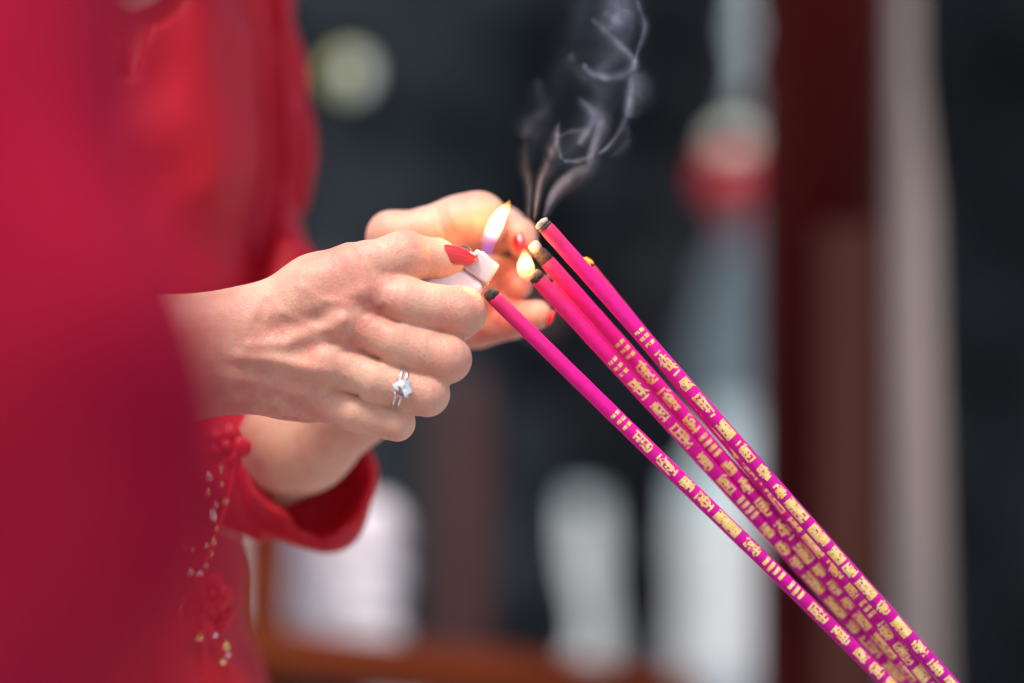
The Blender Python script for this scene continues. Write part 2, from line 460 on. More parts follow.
nail(522, 240, 55, (3, 14, -8), (0.25, -0.9, 0.25), 0.0085, 0.0066)
nail(545.5, 313.5, 50.5, (16, -2, -12), (0.55, -0.75, 0.3), 0.008, 0.0078)

# --- dress
dx = axis_pts([(-340, 8), (-215, 2.6), (-140, 1.5), (-55, 3), (-30, 8), (10, None)])
dy = axis_pts([(20, 3), (300, 8), (350, None)])
dz = axis_pts([(-1148, 16), (-220, 2.6), (-110, 1.5), (-30, 2.6), (180, 8), (230, None)])
D = Field(dx, dy, dz)
chain([(118, -60, 190, 100), (128, 60, 185, 120), (132, 160, 185, 122), (122, 280, 185, 118), (112, 420, 185, 112), (108, 520, 180, 113)], 16, 1.0, fld=D)
chain([(108, 520, 180, 113), (100, 620, 180, 128), (88, 780, 190, 190), (60, 1200, 190, 330), (50, 2500, 190, 420)], 30, 1.0, fld=D)
chain([(150, -60, 200, 90), (226, -12, 235, 64), (258, 60, 240, 44), (264, 150, 240, 46), (258, 230, 232, 46), (262, 330, 215, 58), (236, 440, 180, 62)], 8, fld=D)
chain([(290, 270, 200, 34), (280, 330, 190, 50)], 10, fld=D)
chain([(236, 440, 180, 62), (240, 466, 134, 58), (300, 478, 114, 70)], 12, 1.0, fld=D)
chain([(300, 480, 112, 62), (322, 508, 112, 46)], 5, fld=D)
chain([(318, 500, 112, 46), (342, 476, 112, 36)], 6, fld=D)
chain([(-20, -40, 235, 60), (-40, 120, 240, 60), (-90, 330, 200, 78), (-45, 430, 110, 94)], 12, fld=D)
chain([(-55, 425, 74, 98), (40, 392, 32, 84)], 10, 1.0, fld=D)
# openings: neckline, both cuffs
D.cut(P(128, 66, 128), P(140, -120, 148), 4, 50, 3)
D.cut(P(116, -60, 190), P(112, -240, 185), 42, 60, 4)
D.cut(P(296, 456, 84), P(372, 396, 50), pr(55, 90), pr(66, 60), 3)
D.cut(P(318, 488, 100), P(372, 452, 60), pr(47, 95), pr(58, 60), 2)
D.cut(P(288, 462, 112), P(330, 420, 90), pr(44, 110), pr(54, 90), 3)
D.cut(P(10, 402, 38), P(130, 368, 8), pr(66, 40), pr(84, 10), 3)
# folds
def fold(pts, w, h, ym=260): D.stroke([(x, y, 170) for x, y in pts], w, h, ym)
fold([(262, -20), (266, 80), (270, 150), (262, 230), (256, 300)], 3.2, -5.5)
fold([(276, 30), (288, 90), (286, 160), (292, 215)], 4.0, -2.4, 300)
fold([(300, 60), (303, 130), (296, 205)], 4.0, 2.0, 300)
fold([(278, 180), (296, 225), (318, 246)], 3.5, -2.5, 300)
fold([(150, 10), (190, 90), (215, 190)], 9, 1.8)
fold([(175, 0), (235, 60), (246, 150), (236, 250)], 8, -1.6)
fold([(135, 90), (150, 190), (170, 285)], 9, -1.5)
fold([(205, 20), (228, 110), (222, 210)], 7, 1.4)
fold([(240, 452), (262, 508), (305, 543)], 2.6, -2.0, 120)
fold([(225, 470), (252, 522), (296, 552)], 2.6, 1.8, 130)
fold([(280, 525), (330, 548)], 1.8, -1.4, 120)
fold([(318, 520), (352, 512), (372, 486)], 2.0, 1.2, 160)
XX, YY, ZZ = D.ax[0][:, None, None], D.ax[1][None, :, None], D.ax[2][None, None, :]
D.d += (0.8 * np.sin((XX * .8 - ZZ * .6) / 7.5 + 1.8 * np.sin((XX + ZZ) / 26.0) + YY / 20) * np.clip((ZZ + 400) / 60, 0, 1)).astype(np.float32)
fold([(205, 605), (228, 640), (250, 690)], 4, 3, 200)
fold([(205, 640), (215, 700)], 4, -3, 200)
fold([(180, 640), (185, 720)], 5, 2.5, 200)
dress, _ = field_obj('dress', D, RED, bride, relax=2)

# --- hair (above the frame)
Hf = Field(axis_pts([(-330, 7), (0, None)]), axis_pts([(60, 7), (330, None)]), axis_pts([(60, 7), (480, None)]))
Hf.ell((hc[0] - 8, hc[1] + 12, hc[2] + 12), (90, 98, 112), 4)
Hf.ell((hc[0] - 78, hc[1] + 70, hc[2] - 20), (42, 42, 42), 10)
Hf.cut((hc[0] + 66, hc[1] - 62, hc[2] - 20), (hc[0] + 60, hc[1] - 60, hc[2] - 90), 74, 80, 4)
field_obj('hair', Hf, HAIR, bride)

# --- ornaments on the dress front
GOLD = mat('gold_bead', (0.85, 0.60, 0.28), 0.18, 1.0)
GLASS = mat('clear_bead', (0.93, 0.93, 0.96), 0.05, 0.55)
ROSEM = cloth_material('red_satin', (0.60, 0.008, 0.025), (0.68, 0.02, 0.04), 60, 0.35, 0.4)
def bead(px, py, d, r, m, drop=1.0, name='bead'):
    bm = bmesh.new(); bmesh.ops.create_icosphere(bm, subdivisions=1, radius=1)
    bmesh.ops.scale(bm, vec=(r, r, r * drop), verts=bm.verts)
    bmesh.ops.rotate(bm, cent=(0, 0, 0), matrix=Matrix.Rotation(random.uniform(-.5, .5), 3, 'Y') @ Matrix.Rotation(random.uniform(0, 3), 3, 'Z'), verts=bm.verts)
    bmesh.ops.translate(bm, vec=W(px, py, d), verts=bm.verts)
    return link_bm(name, bm, m, bride, smooth=False)
for px, py, r, m, dr in ((207, 477, 3.2, GLASS, 1.4), (219, 470, 2.8, GOLD, 1.4), (224, 501, 3.0, GOLD, 1.0), (211, 515, 3.4, GLASS, 1.7), (215, 528, 2.4, GOLD, 1),
                         (206, 492, 2.6, GOLD, 1.3), (212, 541, 2.8, GOLD, 1.2), (209, 553, 2.8, GOLD, 1), (205, 545, 2.2, GLASS, 1), (182, 546, 3.0, GOLD, 1.2), (190, 549, 2.2, GLASS, 1),
                         (189, 572, 3.2, GOLD, 1.3), (198, 575, 3.4, GLASS, 1.4), (204, 565, 2.4, GOLD, 1), (181, 608, 2.8, GOLD, 1.4), (199, 637, 3.2, GOLD, 1.3),
                         (226, 646, 3.0, GOLD, 1.5), (223, 662, 2.6, GOLD, 1.4), (186, 518, 1.8, GOLD, 1), (220, 484, 2.2, GOLD, 1), (214, 505, 2.4, GLASS, 1.3), (228, 655, 2.0, GLASS, 1),
                         (176, 560, 2.0, GOLD, 1), (194, 590, 2.0, GOLD, 1), (215, 635, 2.0, GLASS, 1)):
    bead(px, py, 66 + random.uniform(-4, 4), r * 0.00044 * 1.25, m, dr)
def rosette(px, py, d, r, petals, name='fabric_rosette'):
    """a knot of looped ribbon petals"""
    bm = bmesh.new(); c = W(px, py, d)
    for p in range(petals):
        a0 = 2 * math.pi * p / petals + random.uniform(-.2, .2); rr = r * random.uniform(0.85, 1.1)
        for i in range(10):
            pass
        nu, nv = 14, 8; g = []
        for i in range(nu):
            row = []
            th = 2 * math.pi * i / (nu - 1)
            for j in range(nv):
                t = j / (nv - 1)
                rad = rr * (0.5 + 0.5 * math.sin(math.pi * t * 0.9 + 0.2)) * 0.46
                x = rr * t; y = rad * math.cos(th); z = rad * 0.55 * math.sin(th) + rr * 0.25 * math.sin(t * 2.6)
                vx = x * math.cos(a0) - y * math.sin(a0); vz = x * math.sin(a0) + y * math.cos(a0)
                row.append(bm.verts.new(c + Vector((vx, -z - rr * .1, vz))))
            g.append(row)
        for i in range(nu - 1):
            for j in range(nv - 1):
                bm.faces.new((g[i][j], g[i + 1][j], g[i + 1][j + 1], g[i][j + 1]))
    m2 = bmesh.ops.create_icosphere(bm, subdivisions=2, radius=r * 0.3)
    bmesh.ops.translate(bm, vec=c + Vector((0, -r * .35, 0)), verts=m2['verts'])
    bmesh.ops.remove_doubles(bm, verts=bm.verts, dist=0.00005)
    return link_bm(name, bm, ROSEM, bride)
rosette(226, 446, 78, 0.0115, 5)
rosette(212, 592, 68, 0.0105, 5)
rosette(196, 606, 66, 0.0095, 5)
rosette(222, 612, 70, 0.0075, 4)
def tube(pts, rad, name, m, parent, seg=8):
    vs, fs = [], []; n = len(pts)
    for i, p in enumerate(pts):
        t = (pts[min(i + 1, n - 1)] - pts[max(i - 1, 0)]).normalized()
        u = t.cross(Vector((0.1, 1, 0.2))).normalized(); v = t.cross(u)
        r = rad(i / (n - 1)) if callable(rad) else rad
        for k in range(seg):
            a = 2 * math.pi * k / seg; vs.append(p + u * (r * math.cos(a)) + v * (r * math.sin(a)))
    for i in range(n - 1):
        for k in range(seg):
            q = (k + 1) % seg; fs.append((i * seg + k, i * seg + q, (i + 1) * seg + q, (i + 1) * seg + k))
    fs.append(tuple(range(seg))[::-1]); fs.append(tuple((n - 1) * seg + k for k in range(seg)))
    return link_mesh(name, vs, fs, m, parent)
def curve_pts(ctrl, n):
    """Catmull-Rom through control vectors"""
    c = [ctrl[0]] + list(ctrl) + [ctrl[-1]]; out = []
    seg = len(c) - 3
    for i in range(n):
        t = i / (n - 1) * seg; k = min(int(t), seg - 1); t -= k
        p0, p1, p2, p3 = c[k:k + 4]
        out.append(0.5 * ((2 * p1) + (p2 - p0) * t + (2 * p0 - 5 * p1 + 4 * p2 - p3) * t * t + (3 * p1 - p0 - 3 * p2 + p3) * t ** 3))
    return out
for ctrl in ([(222, 440), (232, 470), (226, 500), (216, 530), (204, 570), (210, 592)], [(236, 430), (241, 448), (233, 460), (224, 452)], [(208, 612), (222, 640), (230, 672)], [(196, 615), (204, 645), (203, 680)]):
    tube(curve_pts([W(x, y, 74) for x, y in ctrl], 30), 0.0011, 'ribbon_cord', ROSEM, bride)

# ================================================================== ring
SILVER = mat('polished_silver', (0.86, 0.86, 0.88), 0.12, 1.0)
DIAM = bpy.data.materials.new('diamond'); nt, N, L, b = nodes(DIAM)
setp(b, Base_Color=(0.97, 0.98, 1.0, 1), Roughness=0.02, Metallic=0.35); b.inputs['Metallic'].default_value = 0.8; b.inputs['IOR'].default_value = 2.0; b.inputs['Coat Weight'].default_value = 1
ringc = W(400, 386.5, -8.6); fdir = (W(427, 394, -8) - W(375, 380, -9)).normalized()
ring = thing('diamond_ring', ringc, 'silver ring with a round sparkling diamond, worn on the ring finger', 'ring')
for off in (-0.0008, 0.0014):
    r0 = 0.00985; u = fdir.cross(Vector((0, 1, 0))).normalized(); v = fdir.cross(u)
    tube([ringc + fdir * off + u * (r0 * math.cos(a)) + v * (r0 * math.sin(a)) for a in [2 * math.pi * i / 60 for i in range(61)]], 0.00042, 'band', SILVER, ring)
gax = (Vector((0.05, -1, 0.02))).normalized(); q = Vector((0, 0, 1)).rotation_difference(gax)
gpos = W(403.5, 388, -8) + Vector((0, -0.0117, 0))
bm = bmesh.new(); bmesh.ops.create_icosphere(bm, subdivisions=2, radius=1)
for v_ in bm.verts:
    v_.co *= random.uniform(0.86, 1.08)
    v_.co = gpos + q @ Vector((v_.co.x * 0.0041, v_.co.y * 0.0041, v_.co.z * (0.0022 if v_.co.z > 0 else 0.003)))
link_bm('diamond', bm, DIAM, ring, smooth=False)
for k in range(4):
    a = 2 * math.pi * k / 4 + .6
    bm = bmesh.new(); bmesh.ops.create_icosphere(bm, subdivisions=1, radius=0.0006)
    bmesh.ops.translate(bm, vec=gpos + q @ Vector((0.0039 * math.cos(a), 0.0039 * math.sin(a), 0.0005)), verts=bm.verts)
    link_bm('prong', bm, SILVER, ring, smooth=False)
tube([gpos + q @ Vector((0.0034 * math.cos(a), 0.0034 * math.sin(a), -0.0006)) for a in [2 * math.pi * i / 24 for i in range(25)]], 0.0005, 'setting', SILVER, ring, 6)

# ================================================================== lighter
PLAST = mat('white_plastic', (0.80, 0.79, 0.84), 0.25, **{'Coat_Weight': 0.3})
PLAST.node_tree.nodes['Principled BSDF'].inputs['Subsurface Weight'].default_value = 0.3
PLAST.node_tree.nodes['Principled BSDF'].inputs['Subsurface Scale'].default_value = 0.004
HOODM = mat('white_enamel_hood', (0.60, 0.585, 0.61), 0.28, 0.15, bump=0.00008, bscale=500)
STEEL = mat('dark_steel', (0.25, 0.24, 0.23), 0.35, 1.0)
uax = Vector((0.58, 0.0, 0.81)).normalized(); wax = Vector((0.81, 0, -0.58)).normalized(); dax = Vector((0, 1, 0))
base = W(474, 276.5, 11)
lighter = thing('lighter', base - uax * 0.068, 'white disposable lighter held in the woman\'s fist, its flame burning', 'lighter')
def obox(c, w, d, h, bevel, name, m, parent, taper=1.0):
    """c: centre of the base; w along wax, d along depth, h along uax"""
    bm = bmesh.new(); r = bmesh.ops.create_cube(bm, size=1.0)
    for v_ in bm.verts:
        t = taper if v_.co.z > 0 else 1.0
        v_.co = Vector((v_.co.x * w * t, v_.co.y * d * t, (v_.co.z + .5) * h))
    bmesh.ops.bevel(bm, geom=bm.edges[:], offset=bevel, segments=4, affect='EDGES', profile=0.5)
    Mx = Matrix((wax, dax, uax)).transposed()
    for v_ in bm.verts: v_.co = c + Mx @ v_.co
    return link_bm(name, bm, m, parent)
bodyc = base - wax * 0.0052
obox(bodyc - uax * 0.066, 0.0235, 0.0115, 0.066, 0.0032, 'body', PLAST, lighter)
obox(bodyc - uax * 0.0662, 0.0222, 0.0105, 0.001, 0.0004, 'base_plate', STEEL, lighter)
hood = obox(base + wax * 0.0002 + uax * 0.0003, 0.0128, 0.0118, 0.0098, 0.0011, 'hood', HOODM, lighter, 0.94)
obox(base + wax * 0.0002 + uax * 0.0097, 0.0078, 0.0066, 0.0009, 0.0003, 'vent_plate', STEEL, hood)
obox(bodyc - wax * 0.0062 + uax * 0.0002, 0.0085, 0.0085, 0.0035, 0.001, 'thumb_lever', PLAST, lighter)
wv, wf = lathe([(0.0034, -0.003), (0.0037, -0.0022), (0.0037, 0.0022), (0.0034, 0.003)], 28, dax, base - wax * 0.0088 + uax * 0.0052)
link_mesh('spark_wheel', wv, wf, STEEL, lighter, smooth=False)
obox(base + wax * 0.0065 - uax * 0.0012, 0.0016, 0.0105, 0.0024, 0.0005, 'rim_clip', GOLD, lighter)

# flames: closed shells filled with glowing gas
def flame_material(name, axis_vec, origin, H, blue=True, gain=1.0):
    m = bpy.data.materials.new(name); m.use_nodes = True; nt = m.node_tree; N = nt.nodes; L = nt.links; N.clear()
    out = N.new('ShaderNodeOutputMaterial'); em = N.new('ShaderNodeEmission')
    tc = N.new('ShaderNodeTexCoord')
    ge = N.new('ShaderNodeNewGeometry')
    sb = N.new('ShaderNodeVectorMath'); sb.operation = 'SUBTRACT'; sb.inputs[1].default_value = origin
    L.new(ge.outputs['Position'], sb.inputs[0])
    dt = N.new('ShaderNodeVectorMath'); dt.operation = 'DOT_PRODUCT'; dt.inputs[1].default_value = tuple(axis_vec / H)
    L.new(sb.outputs[0], dt.inputs[0])
    r = N.new('ShaderNodeValToRGB'); e = r.color_ramp.elements
    if blue:
        stops = [(0.0, (0.03, 0.10, 0.95)), (0.22, (0.05, 0.13, 0.85)), (0.34, (0.55, 0.32, 0.5)), (0.42, (1.0, 0.62, 0.25)), (0.6, (1.0, 0.70, 0.32)), (0.9, (1.0, 0.52, 0.14)), (1.0, (1.0, 0.36, 0.05))]
        st = [(0.0, 0.10), (0.28, 0.12), (0.42, 0.7), (0.55, 1.0), (0.85, 1.0), (1.0, 0.6)]
    else:
        stops = [(0.0, (1.0, 0.34, 0.05)), (0.3, (1.0, 0.55, 0.16)), (0.6, (1.0, 0.74, 0.36)), (1.0, (1.0, 0.50, 0.12))]
        st = [(0.0, 0.25), (0.3, 0.7), (0.6, 1.0), (1.0, 0.6)]
    e[0].position, e[0].color = stops[0][0], (*stops[0][1], 1); e[1].position, e[1].color = stops[-1][0], (*stops[-1][1], 1)
    for p_, c_ in stops[1:-1]:
        x = e.new(p_); x.color = (*c_, 1)
    L.new(dt.outputs['Value'], r.inputs['Fac']); L.new(r.outputs['Color'], em.inputs['Color'])
    r2 = N.new('ShaderNodeValToRGB'); e = r2.color_ramp.elements
    e[0].position, e[0].color = st[0][0], (st[0][1],) * 3 + (1,); e[1].position, e[1].color = st[-1][0], (st[-1][1],) * 3 + (1,)
    for p_, c_ in st[1:-1]:
        x = e.new(p_); x.color = (c_, c_, c_, 1)
    L.new(dt.outputs['Value'], r2.inputs['Fac'])
    mu = N.new('ShaderNodeMath'); mu.operation = 'MULTIPLY'; mu.inputs[1].default_value = 480 * gain
    L.new(r2.outputs['Color'], mu.inputs[0]); L.new(mu.outputs[0], em.inputs['Strength'])
    L.new(em.outputs[0], out.inputs['Volume'])
    m.cycles.homogeneous_volume = False
    m.cycles.volume_step_rate = 0.3
    return m
def flame(pts, m, name, parent):
    """pts: (px, py, d, radius_px)"""
    vs, fs = [], []; seg = 16
    c = curve_pts([Vector((*W(p[0], p[1], p[2]), )) for p in pts], 26)
    rr = curve_pts([Vector((p[3], 0, 0)) for p in pts], 26)
    for i, p in enumerate(c):
        t = (c[min(i + 1, 25)] - c[max(i - 1, 0)]).normalized()
        u = t.cross(Vector((0, 1, 0))).normalized(); v = t.cross(u)
        r = max(rr[i].x, 0.02) * S / 1000
        for k in range(seg):
            a = 2 * math.pi * k / seg; vs.append(p + u * (r * math.cos(a)) + v * (0.8 * r * math.sin(a)))
    for i in range(25):
        for k in range(seg):
            q = (k + 1) % seg; fs.append((i * seg + k, i * seg + q, (i + 1) * seg + q, (i + 1) * seg + k))
    fs.append(tuple(range(seg))[::-1]); fs.append(tuple(25 * seg + k for k in range(seg)))
    return link_mesh(name, vs, fs, m, parent)
fo = W(487, 257, 11); ft = W(509, 203, 11); fa = (ft - fo)
flame([(488, 259, 11, 5.0), (487.5, 249, 11, 6.6), (490, 238, 11, 8.2), (495.5, 225, 11, 8.8), (502, 213, 11, 6.8), (507.5, 205, 11, 3.8), (510, 200, 11, 0.6)],
      flame_material('flame_gas', fa.normalized(), fo, fa.length), 'flame', lighter)

# ================================================================== incense sticks
PINK = bpy.data.materials.new('pink_incense'); nt, N, L, b = nodes(PINK)
at = N.new('ShaderNodeAttribute'); at.attribute_name = 'along'
r = N.new('ShaderNodeValToRGB'); e = r.color_ramp.elements
e[0].position, e[0].color = 0.0, (0.86, 0.045, 0.13, 1); e[1].position, e[1].color = 1.0, (0.56, 0.004, 0.30, 1)  # reddest stop, at the tip, paints flame light into the pink
x = e.new(0.10); x.color = (0.90, 0.016, 0.25, 1)
x = e.new(0.30); x.color = (0.86, 0.006, 0.34, 1)
x = e.new(0.55); x.color = (0.66, 0.004, 0.32, 1)
L.new(at.outputs['Fac'], r.inputs['Fac'])
no = N.new('ShaderNodeTexNoise'); no.inputs['Scale'].default_value = 160; no.inputs['Detail'].default_value = 5
tc = N.new('ShaderNodeTexCoord'); L.new(tc.outputs['Object'], no.inputs['Vector'])
hs = N.new('ShaderNodeHueSaturation'); mr = N.new('ShaderNodeMapRange'); mr.inputs['To Min'].default_value = 0.85; mr.inputs['To Max'].default_value = 1.12
L.new(no.outputs['Fac'], mr.inputs['Value']); L.new(mr.outputs[0], hs.inputs['Value']); L.new(r.outputs['Color'], hs.inputs['Color'])
L.new(hs.outputs['Color'], b.inputs['Base Color']); setp(b, Roughness=0.62)
b.inputs['Specular IOR Level'].default_value = 0.25; b.inputs['Subsurface Weight'].default_value = 0.25; b.inputs['Subsurface Scale'].default_value = 0.002
bp = N.new('ShaderNodeBump'); bp.inputs['Distance'].default_value = 0.0006; L.new(no.outputs['Fac'], bp.inputs['Height']); L.new(bp.outputs['Normal'], b.inputs['Normal'])
FOIL = mat('gold_foil', (0.98, 0.60, 0.10), 0.34, 0.2, (1.0, 0.80, 0.36), 400, 0.0001, 600)
nt, N, L, b = nodes(FOIL)
cr = [n for n in N if n.bl_idname == 'ShaderNodeValToRGB'][0]
tc = N.new('ShaderNodeTexCoord'); no = N.new('ShaderNodeTexNoise'); no.inputs['Scale'].default_value = 620; no.inputs['Detail'].default_value = 4; L.new(tc.outputs['Object'], no.inputs['Vector'])
wr = N.new('ShaderNodeValToRGB'); wr.color_ramp.elements[0].position = 0.56; wr.color_ramp.elements[1].position = 0.68; L.new(no.outputs['Fac'], wr.inputs['Fac'])
mx = N.new('ShaderNodeMix'); mx.data_type = 'RGBA'; L.new(wr.outputs['Color'], mx.inputs[0]); L.new(cr.outputs['Color'], mx.inputs[6]); mx.inputs[7].default_value = (0.72, 0.02, 0.30, 1)
L.new(mx.outputs[2], b.inputs['Base Color'])
CHAR = mat('charred_incense', (0.03, 0.022, 0.02), 0.9, 0, (0.09, 0.06, 0.05), 900, 0.0004, 900)
ASH = mat('pale_ash', (0.62, 0.52, 0.42), 0.9, 0, (0.42, 0.33, 0.27), 900, 0.0004, 900)
BAMB = mat('bamboo', (0.55, 0.36, 0.16), 0.6, 0, (0.42, 0.26, 0.10), 90)
EMB = bpy.data.materials.new('glowing_ember'); nt, N, L, b = nodes(EMB)
setp(b, Base_Color=(0.1, 0.02, 0.01, 1), Roughness=0.9); b.inputs['Emission Color'].default_value = (1.0, 0.22, 0.015, 1)
tc = N.new('ShaderNodeTexCoord'); no = N.new('ShaderNodeTexNoise'); no.inputs['Scale'].default_value = 900; L.new(tc.outputs['Object'], no.inputs['Vector'])
mr = N.new('ShaderNodeMapRange'); mr.inputs['From Min'].default_value = .35; mr.inputs['From Max'].default_value = .65; mr.inputs['To Max'].default_value = 3.5; mr.inputs['To Min'].default_value = 1.2
L.new(no.outputs['Fac'], mr.inputs['Value']); L.new(mr.outputs[0], b.inputs['Emission Strength'])
SR = 7.8 * S / 1000
def stick(tip, end, label, tip_kind, print_at, roll, seed):
    rnd = random.Random(seed)
    end = (end[0], end[1], end[2] + 28)
    a = W(*tip); e1 = W(*end); ax = (e1 - a).normalized(); Ltot = (e1 - a).length * 1.28
    o = thing('incense_stick', a + ax * Ltot, label, 'incense stick', 'pink incense sticks fanned out in a bundle')
    u = ax.cross(Vector((0, -1, 0))).normalized(); v = u.cross(ax).normalized()      # v points to the lens side
    if v.y > 0: v = -v
    def surf(s, th, r): return a + ax * s + u * (0.00022 * math.sin(s * 21 + seed)) + (v * math.cos(th) + u * math.sin(th)) * r
    burn = {'ash': 0.0058, 'thin_ash': 0.0022}.get(tip_kind, 0.0036)
    n = 60; seg = 32; vs, fs, al = [], [], []
    rs = [SR * (1 + 0.012 * math.sin(i * 1.7 + seed)) for i in range(n)]
    rs[0] *= 0.90
    for i in range(n):
        s = burn + (Ltot - burn) * (i / (n - 1)) ** 1.3
        for k in range(seg):
            vs.append(surf(s, 2 * math.pi * k / seg, rs[i])); al.append(min(1, s / 0.26))
    for i in range(n - 1):
        for k in range(seg):
            q_ = (k + 1) % seg; fs.append((i * seg + k, i * seg + q_, (i + 1) * seg + q_, (i + 1) * seg + k))
    fs.append(tuple(range(seg))[::-1]); fs.append(tuple((n - 1) * seg + k for k in range(seg)))
    c = link_mesh('coating', vs, fs, PINK, o)
    at_ = c.data.attributes.new('along', 'FLOAT', 'POINT'); at_.data.foreach_set('value', al)
    # burnt end
    prof = [(SR * .55, 0.0002), (SR * .8, 0.0008), (SR * .93, 0.002), (SR * .97, burn * .7), (SR * 0.985, burn + 0.0006)]
    bv, bf = lathe(prof, 24, ax, a)
    bv = [p + Vector((rnd.uniform(-1, 1), rnd.uniform(-1, 1), rnd.uniform(-1, 1))) * 0.00012 for p in bv]
    burnt = link_mesh('burnt_end', bv, bf, CHAR, o)
    if tip_kind == 'ash':
        pv, pf = lathe([(SR * .35, -0.0036), (SR * .72, -0.003), (SR * .82, -0.001), (SR * .66, 0.0006)], 20, (ax + Vector((-.25, 0, .1))).normalized(), a)
        link_mesh('ash_tip', [p + Vector((rnd.uniform(-1, 1), rnd.uniform(-1, 1), rnd.uniform(-1, 1))) * 0.0003 for p in pv], pf, ASH, burnt)
    elif tip_kind == 'thin_ash':
        pv, pf = lathe([(SR * .45, -0.0011), (SR * .86, -0.0007), (SR * .96, 0.0004), (SR * .8, 0.0012)], 20, ax, a)
        link_mesh('ash_tip', [p + Vector((rnd.uniform(-1, 1), rnd.uniform(-1, 1), rnd.uniform(-1, 1))) * 0.0002 for p in pv], pf, ASH, burnt)
    elif tip_kind == 'ember':
        pv, pf = lathe([(SR * .4, -0.0012), (SR * .9, -0.0004), (SR * 1.02, 0.002), (SR * .95, 0.0034)], 20, ax, a)
        link_mesh('ember', [p + Vector((rnd.uniform(-1, 1), rnd.uniform(-1, 1), rnd.uniform(-1, 1))) * 0.0003 for p in pv], pf, EMB, burnt)
    # bamboo core at the held end
    kv, kf = lathe([(0.0014, 0), (0.0014, 0.05)], 12, ax, a + ax * (Ltot - 0.001))
    link_mesh('bamboo_core', kv, kf, BAMB, o)
    # gold characters pressed round the stick
    gv, gf = [], []
    def patch(s0, s1, t0, t1):
        nt_ = max(2, int(abs(t1 - t0) / 0.16) + 1); b0 = len(gv); rr = SR * 1.012 + 0.00004
        js = rnd.uniform(-1, 1) * 0.00012
        for i in range(2):
            for k in range(nt_ + 1):
                th = t0 + (t1 - t0) * k / nt_ + roll
                gv.append(surf((s0, s1)[i] + js + rnd.uniform(-1, 1) * .00008, th, rr))
        w = nt_ + 1
        for k in range(nt_): gf.append((b0 + k, b0 + k + 1, b0 + w + k + 1, b0 + w + k))
    s = print_at
    for k in range(3):
        patch(s, s + 0.0017, -0.78, -0.12); patch(s + .0001, s + 0.0016, 0.02, 0.72); s += 0.0034
    s += 0.0016
    while s < Ltot - 0.006:
        kind = rnd.random(); ln = rnd.uniform(0.006, 0.014)
        if s < print_at + 0.04: kind = 0.3 + kind * .5
        if kind < 0.10:      # bars
            for k in range(rnd.choice((3, 4))):
                patch(s, s + 0.0017, -0.75, rnd.uniform(0.5, 0.8)); s += 0.0031
        elif kind < 0.78:    # a written character: tapered strokes across, along and aslant
            def st(sa, ta, sb, tb, w0, w1):
                b0 = len(gv); rr = SR * 1.012 + 0.00004; n_ = 5
                L_ = math.hypot(sb - sa, (tb - ta) * SR) + 1e-9; ns, nt2 = -(tb - ta) * SR / L_, (sb - sa) / L_ / SR
                for q_ in range(n_ + 1):
                    f = q_ / n_; w_ = w0 + (w1 - w0) * f; cs, ct = sa + (sb - sa) * f, ta + (tb - ta) * f
                    for sg in (-1, 1): gv.append(surf(cs + ns * w_ * sg, ct + nt2 * w_ * sg + roll, rr))
                for q_ in range(n_): gf.append((b0 + 2 * q_, b0 + 2 * q_ + 1, b0 + 2 * q_ + 3, b0 + 2 * q_ + 2))
            for q_ in range(5):
                ss = s + ln * (q_ + rnd.uniform(.25, .75)) / 5
                st(ss, -0.8 + rnd.uniform(0, .5), ss + rnd.uniform(-.4, .4) * .001, 0.8 - rnd.uniform(0, .5), .0004, .0005)
            for q_ in range(3):
                tt = (q_ - 1) * .5 + rnd.uniform(-.15, .15); st(s + ln * rnd.uniform(0, .4), tt, s + ln * rnd.uniform(.6, 1), tt + rnd.uniform(-.15, .15), .0005, .0004)
            for q_ in range(5):
                tt = rnd.uniform(-.6, .6); ss = s + ln * rnd.uniform(.05, .75); st(ss, tt, ss + rnd.uniform(.001, .0025), tt + rnd.choice((-1, 1)) * rnd.uniform(.25, .6), .0005, .0003)
            s += ln
        else:                # closely printed block with a few gaps
            rows = 8
            for q_ in range(rows):
                h_ = ln / rows; t0 = -0.8; gap = rnd.uniform(-0.6, 0.6)
                if rnd.random() < .45:
                    patch(s + q_ * h_, s + (q_ + 1.02) * h_, t0, gap); patch(s + q_ * h_, s + (q_ + 1.02) * h_, gap + .22, 0.8)
                else: patch(s + q_ * h_, s + (q_ + 1.02) * h_, t0, 0.8)
            s += ln
        s += rnd.uniform(0.0016, 0.0036)
    link_mesh('gold_print', gv, gf, FOIL, o)
    return o
stick((487, 290, -4), (888, 683, -2), 'pink incense stick lying lowest in the fan, its dark tip right under the lighter', 'char', 0.074, -0.15, 1)
sB = stick((532, 272, 3), (906, 683, 22), 'pink incense stick whose blackened tip is burning with a small flame', 'char', 0.050, 0.05, 2)
stick((537, 250, 14), (920, 683, 12), 'pink incense stick tipped with a pale lump of ash above a dark charred band', 'ash', 0.052, 0.1, 3)
stick((541.5, 223, 0), (950, 683, -8), 'topmost pink incense stick, its slim tip reaching highest with a thin rim of ash', 'thin_ash', 0.060, -0.05, 4)
stick((545, 275, 27), (914, 683, 34), 'pink incense stick mostly hidden behind the burning one, only a sliver showing', 'char', 0.09, 0.3, 5)
stick((582.5, 262, 24), (928, 683, -2), 'pink incense stick with a glowing orange ember, peeking out behind the topmost stick', 'ember', 0.075, 0.0, 6)
fo2 = W(529, 279, 0); ft2 = W(524, 249, 0); fa2 = ft2 - fo2
flame([(531, 280, 1, 4.0), (527, 273, 1, 8.6), (525.5, 266, 1, 9.4), (525, 258, 1, 6.6), (524, 251, 1, 2.6), (523.5, 248, 1, 0.3)],
      flame_material('incense_flame_gas', fa2.normalized(), fo2, fa2.length, False, 0.8), 'flame', sB)

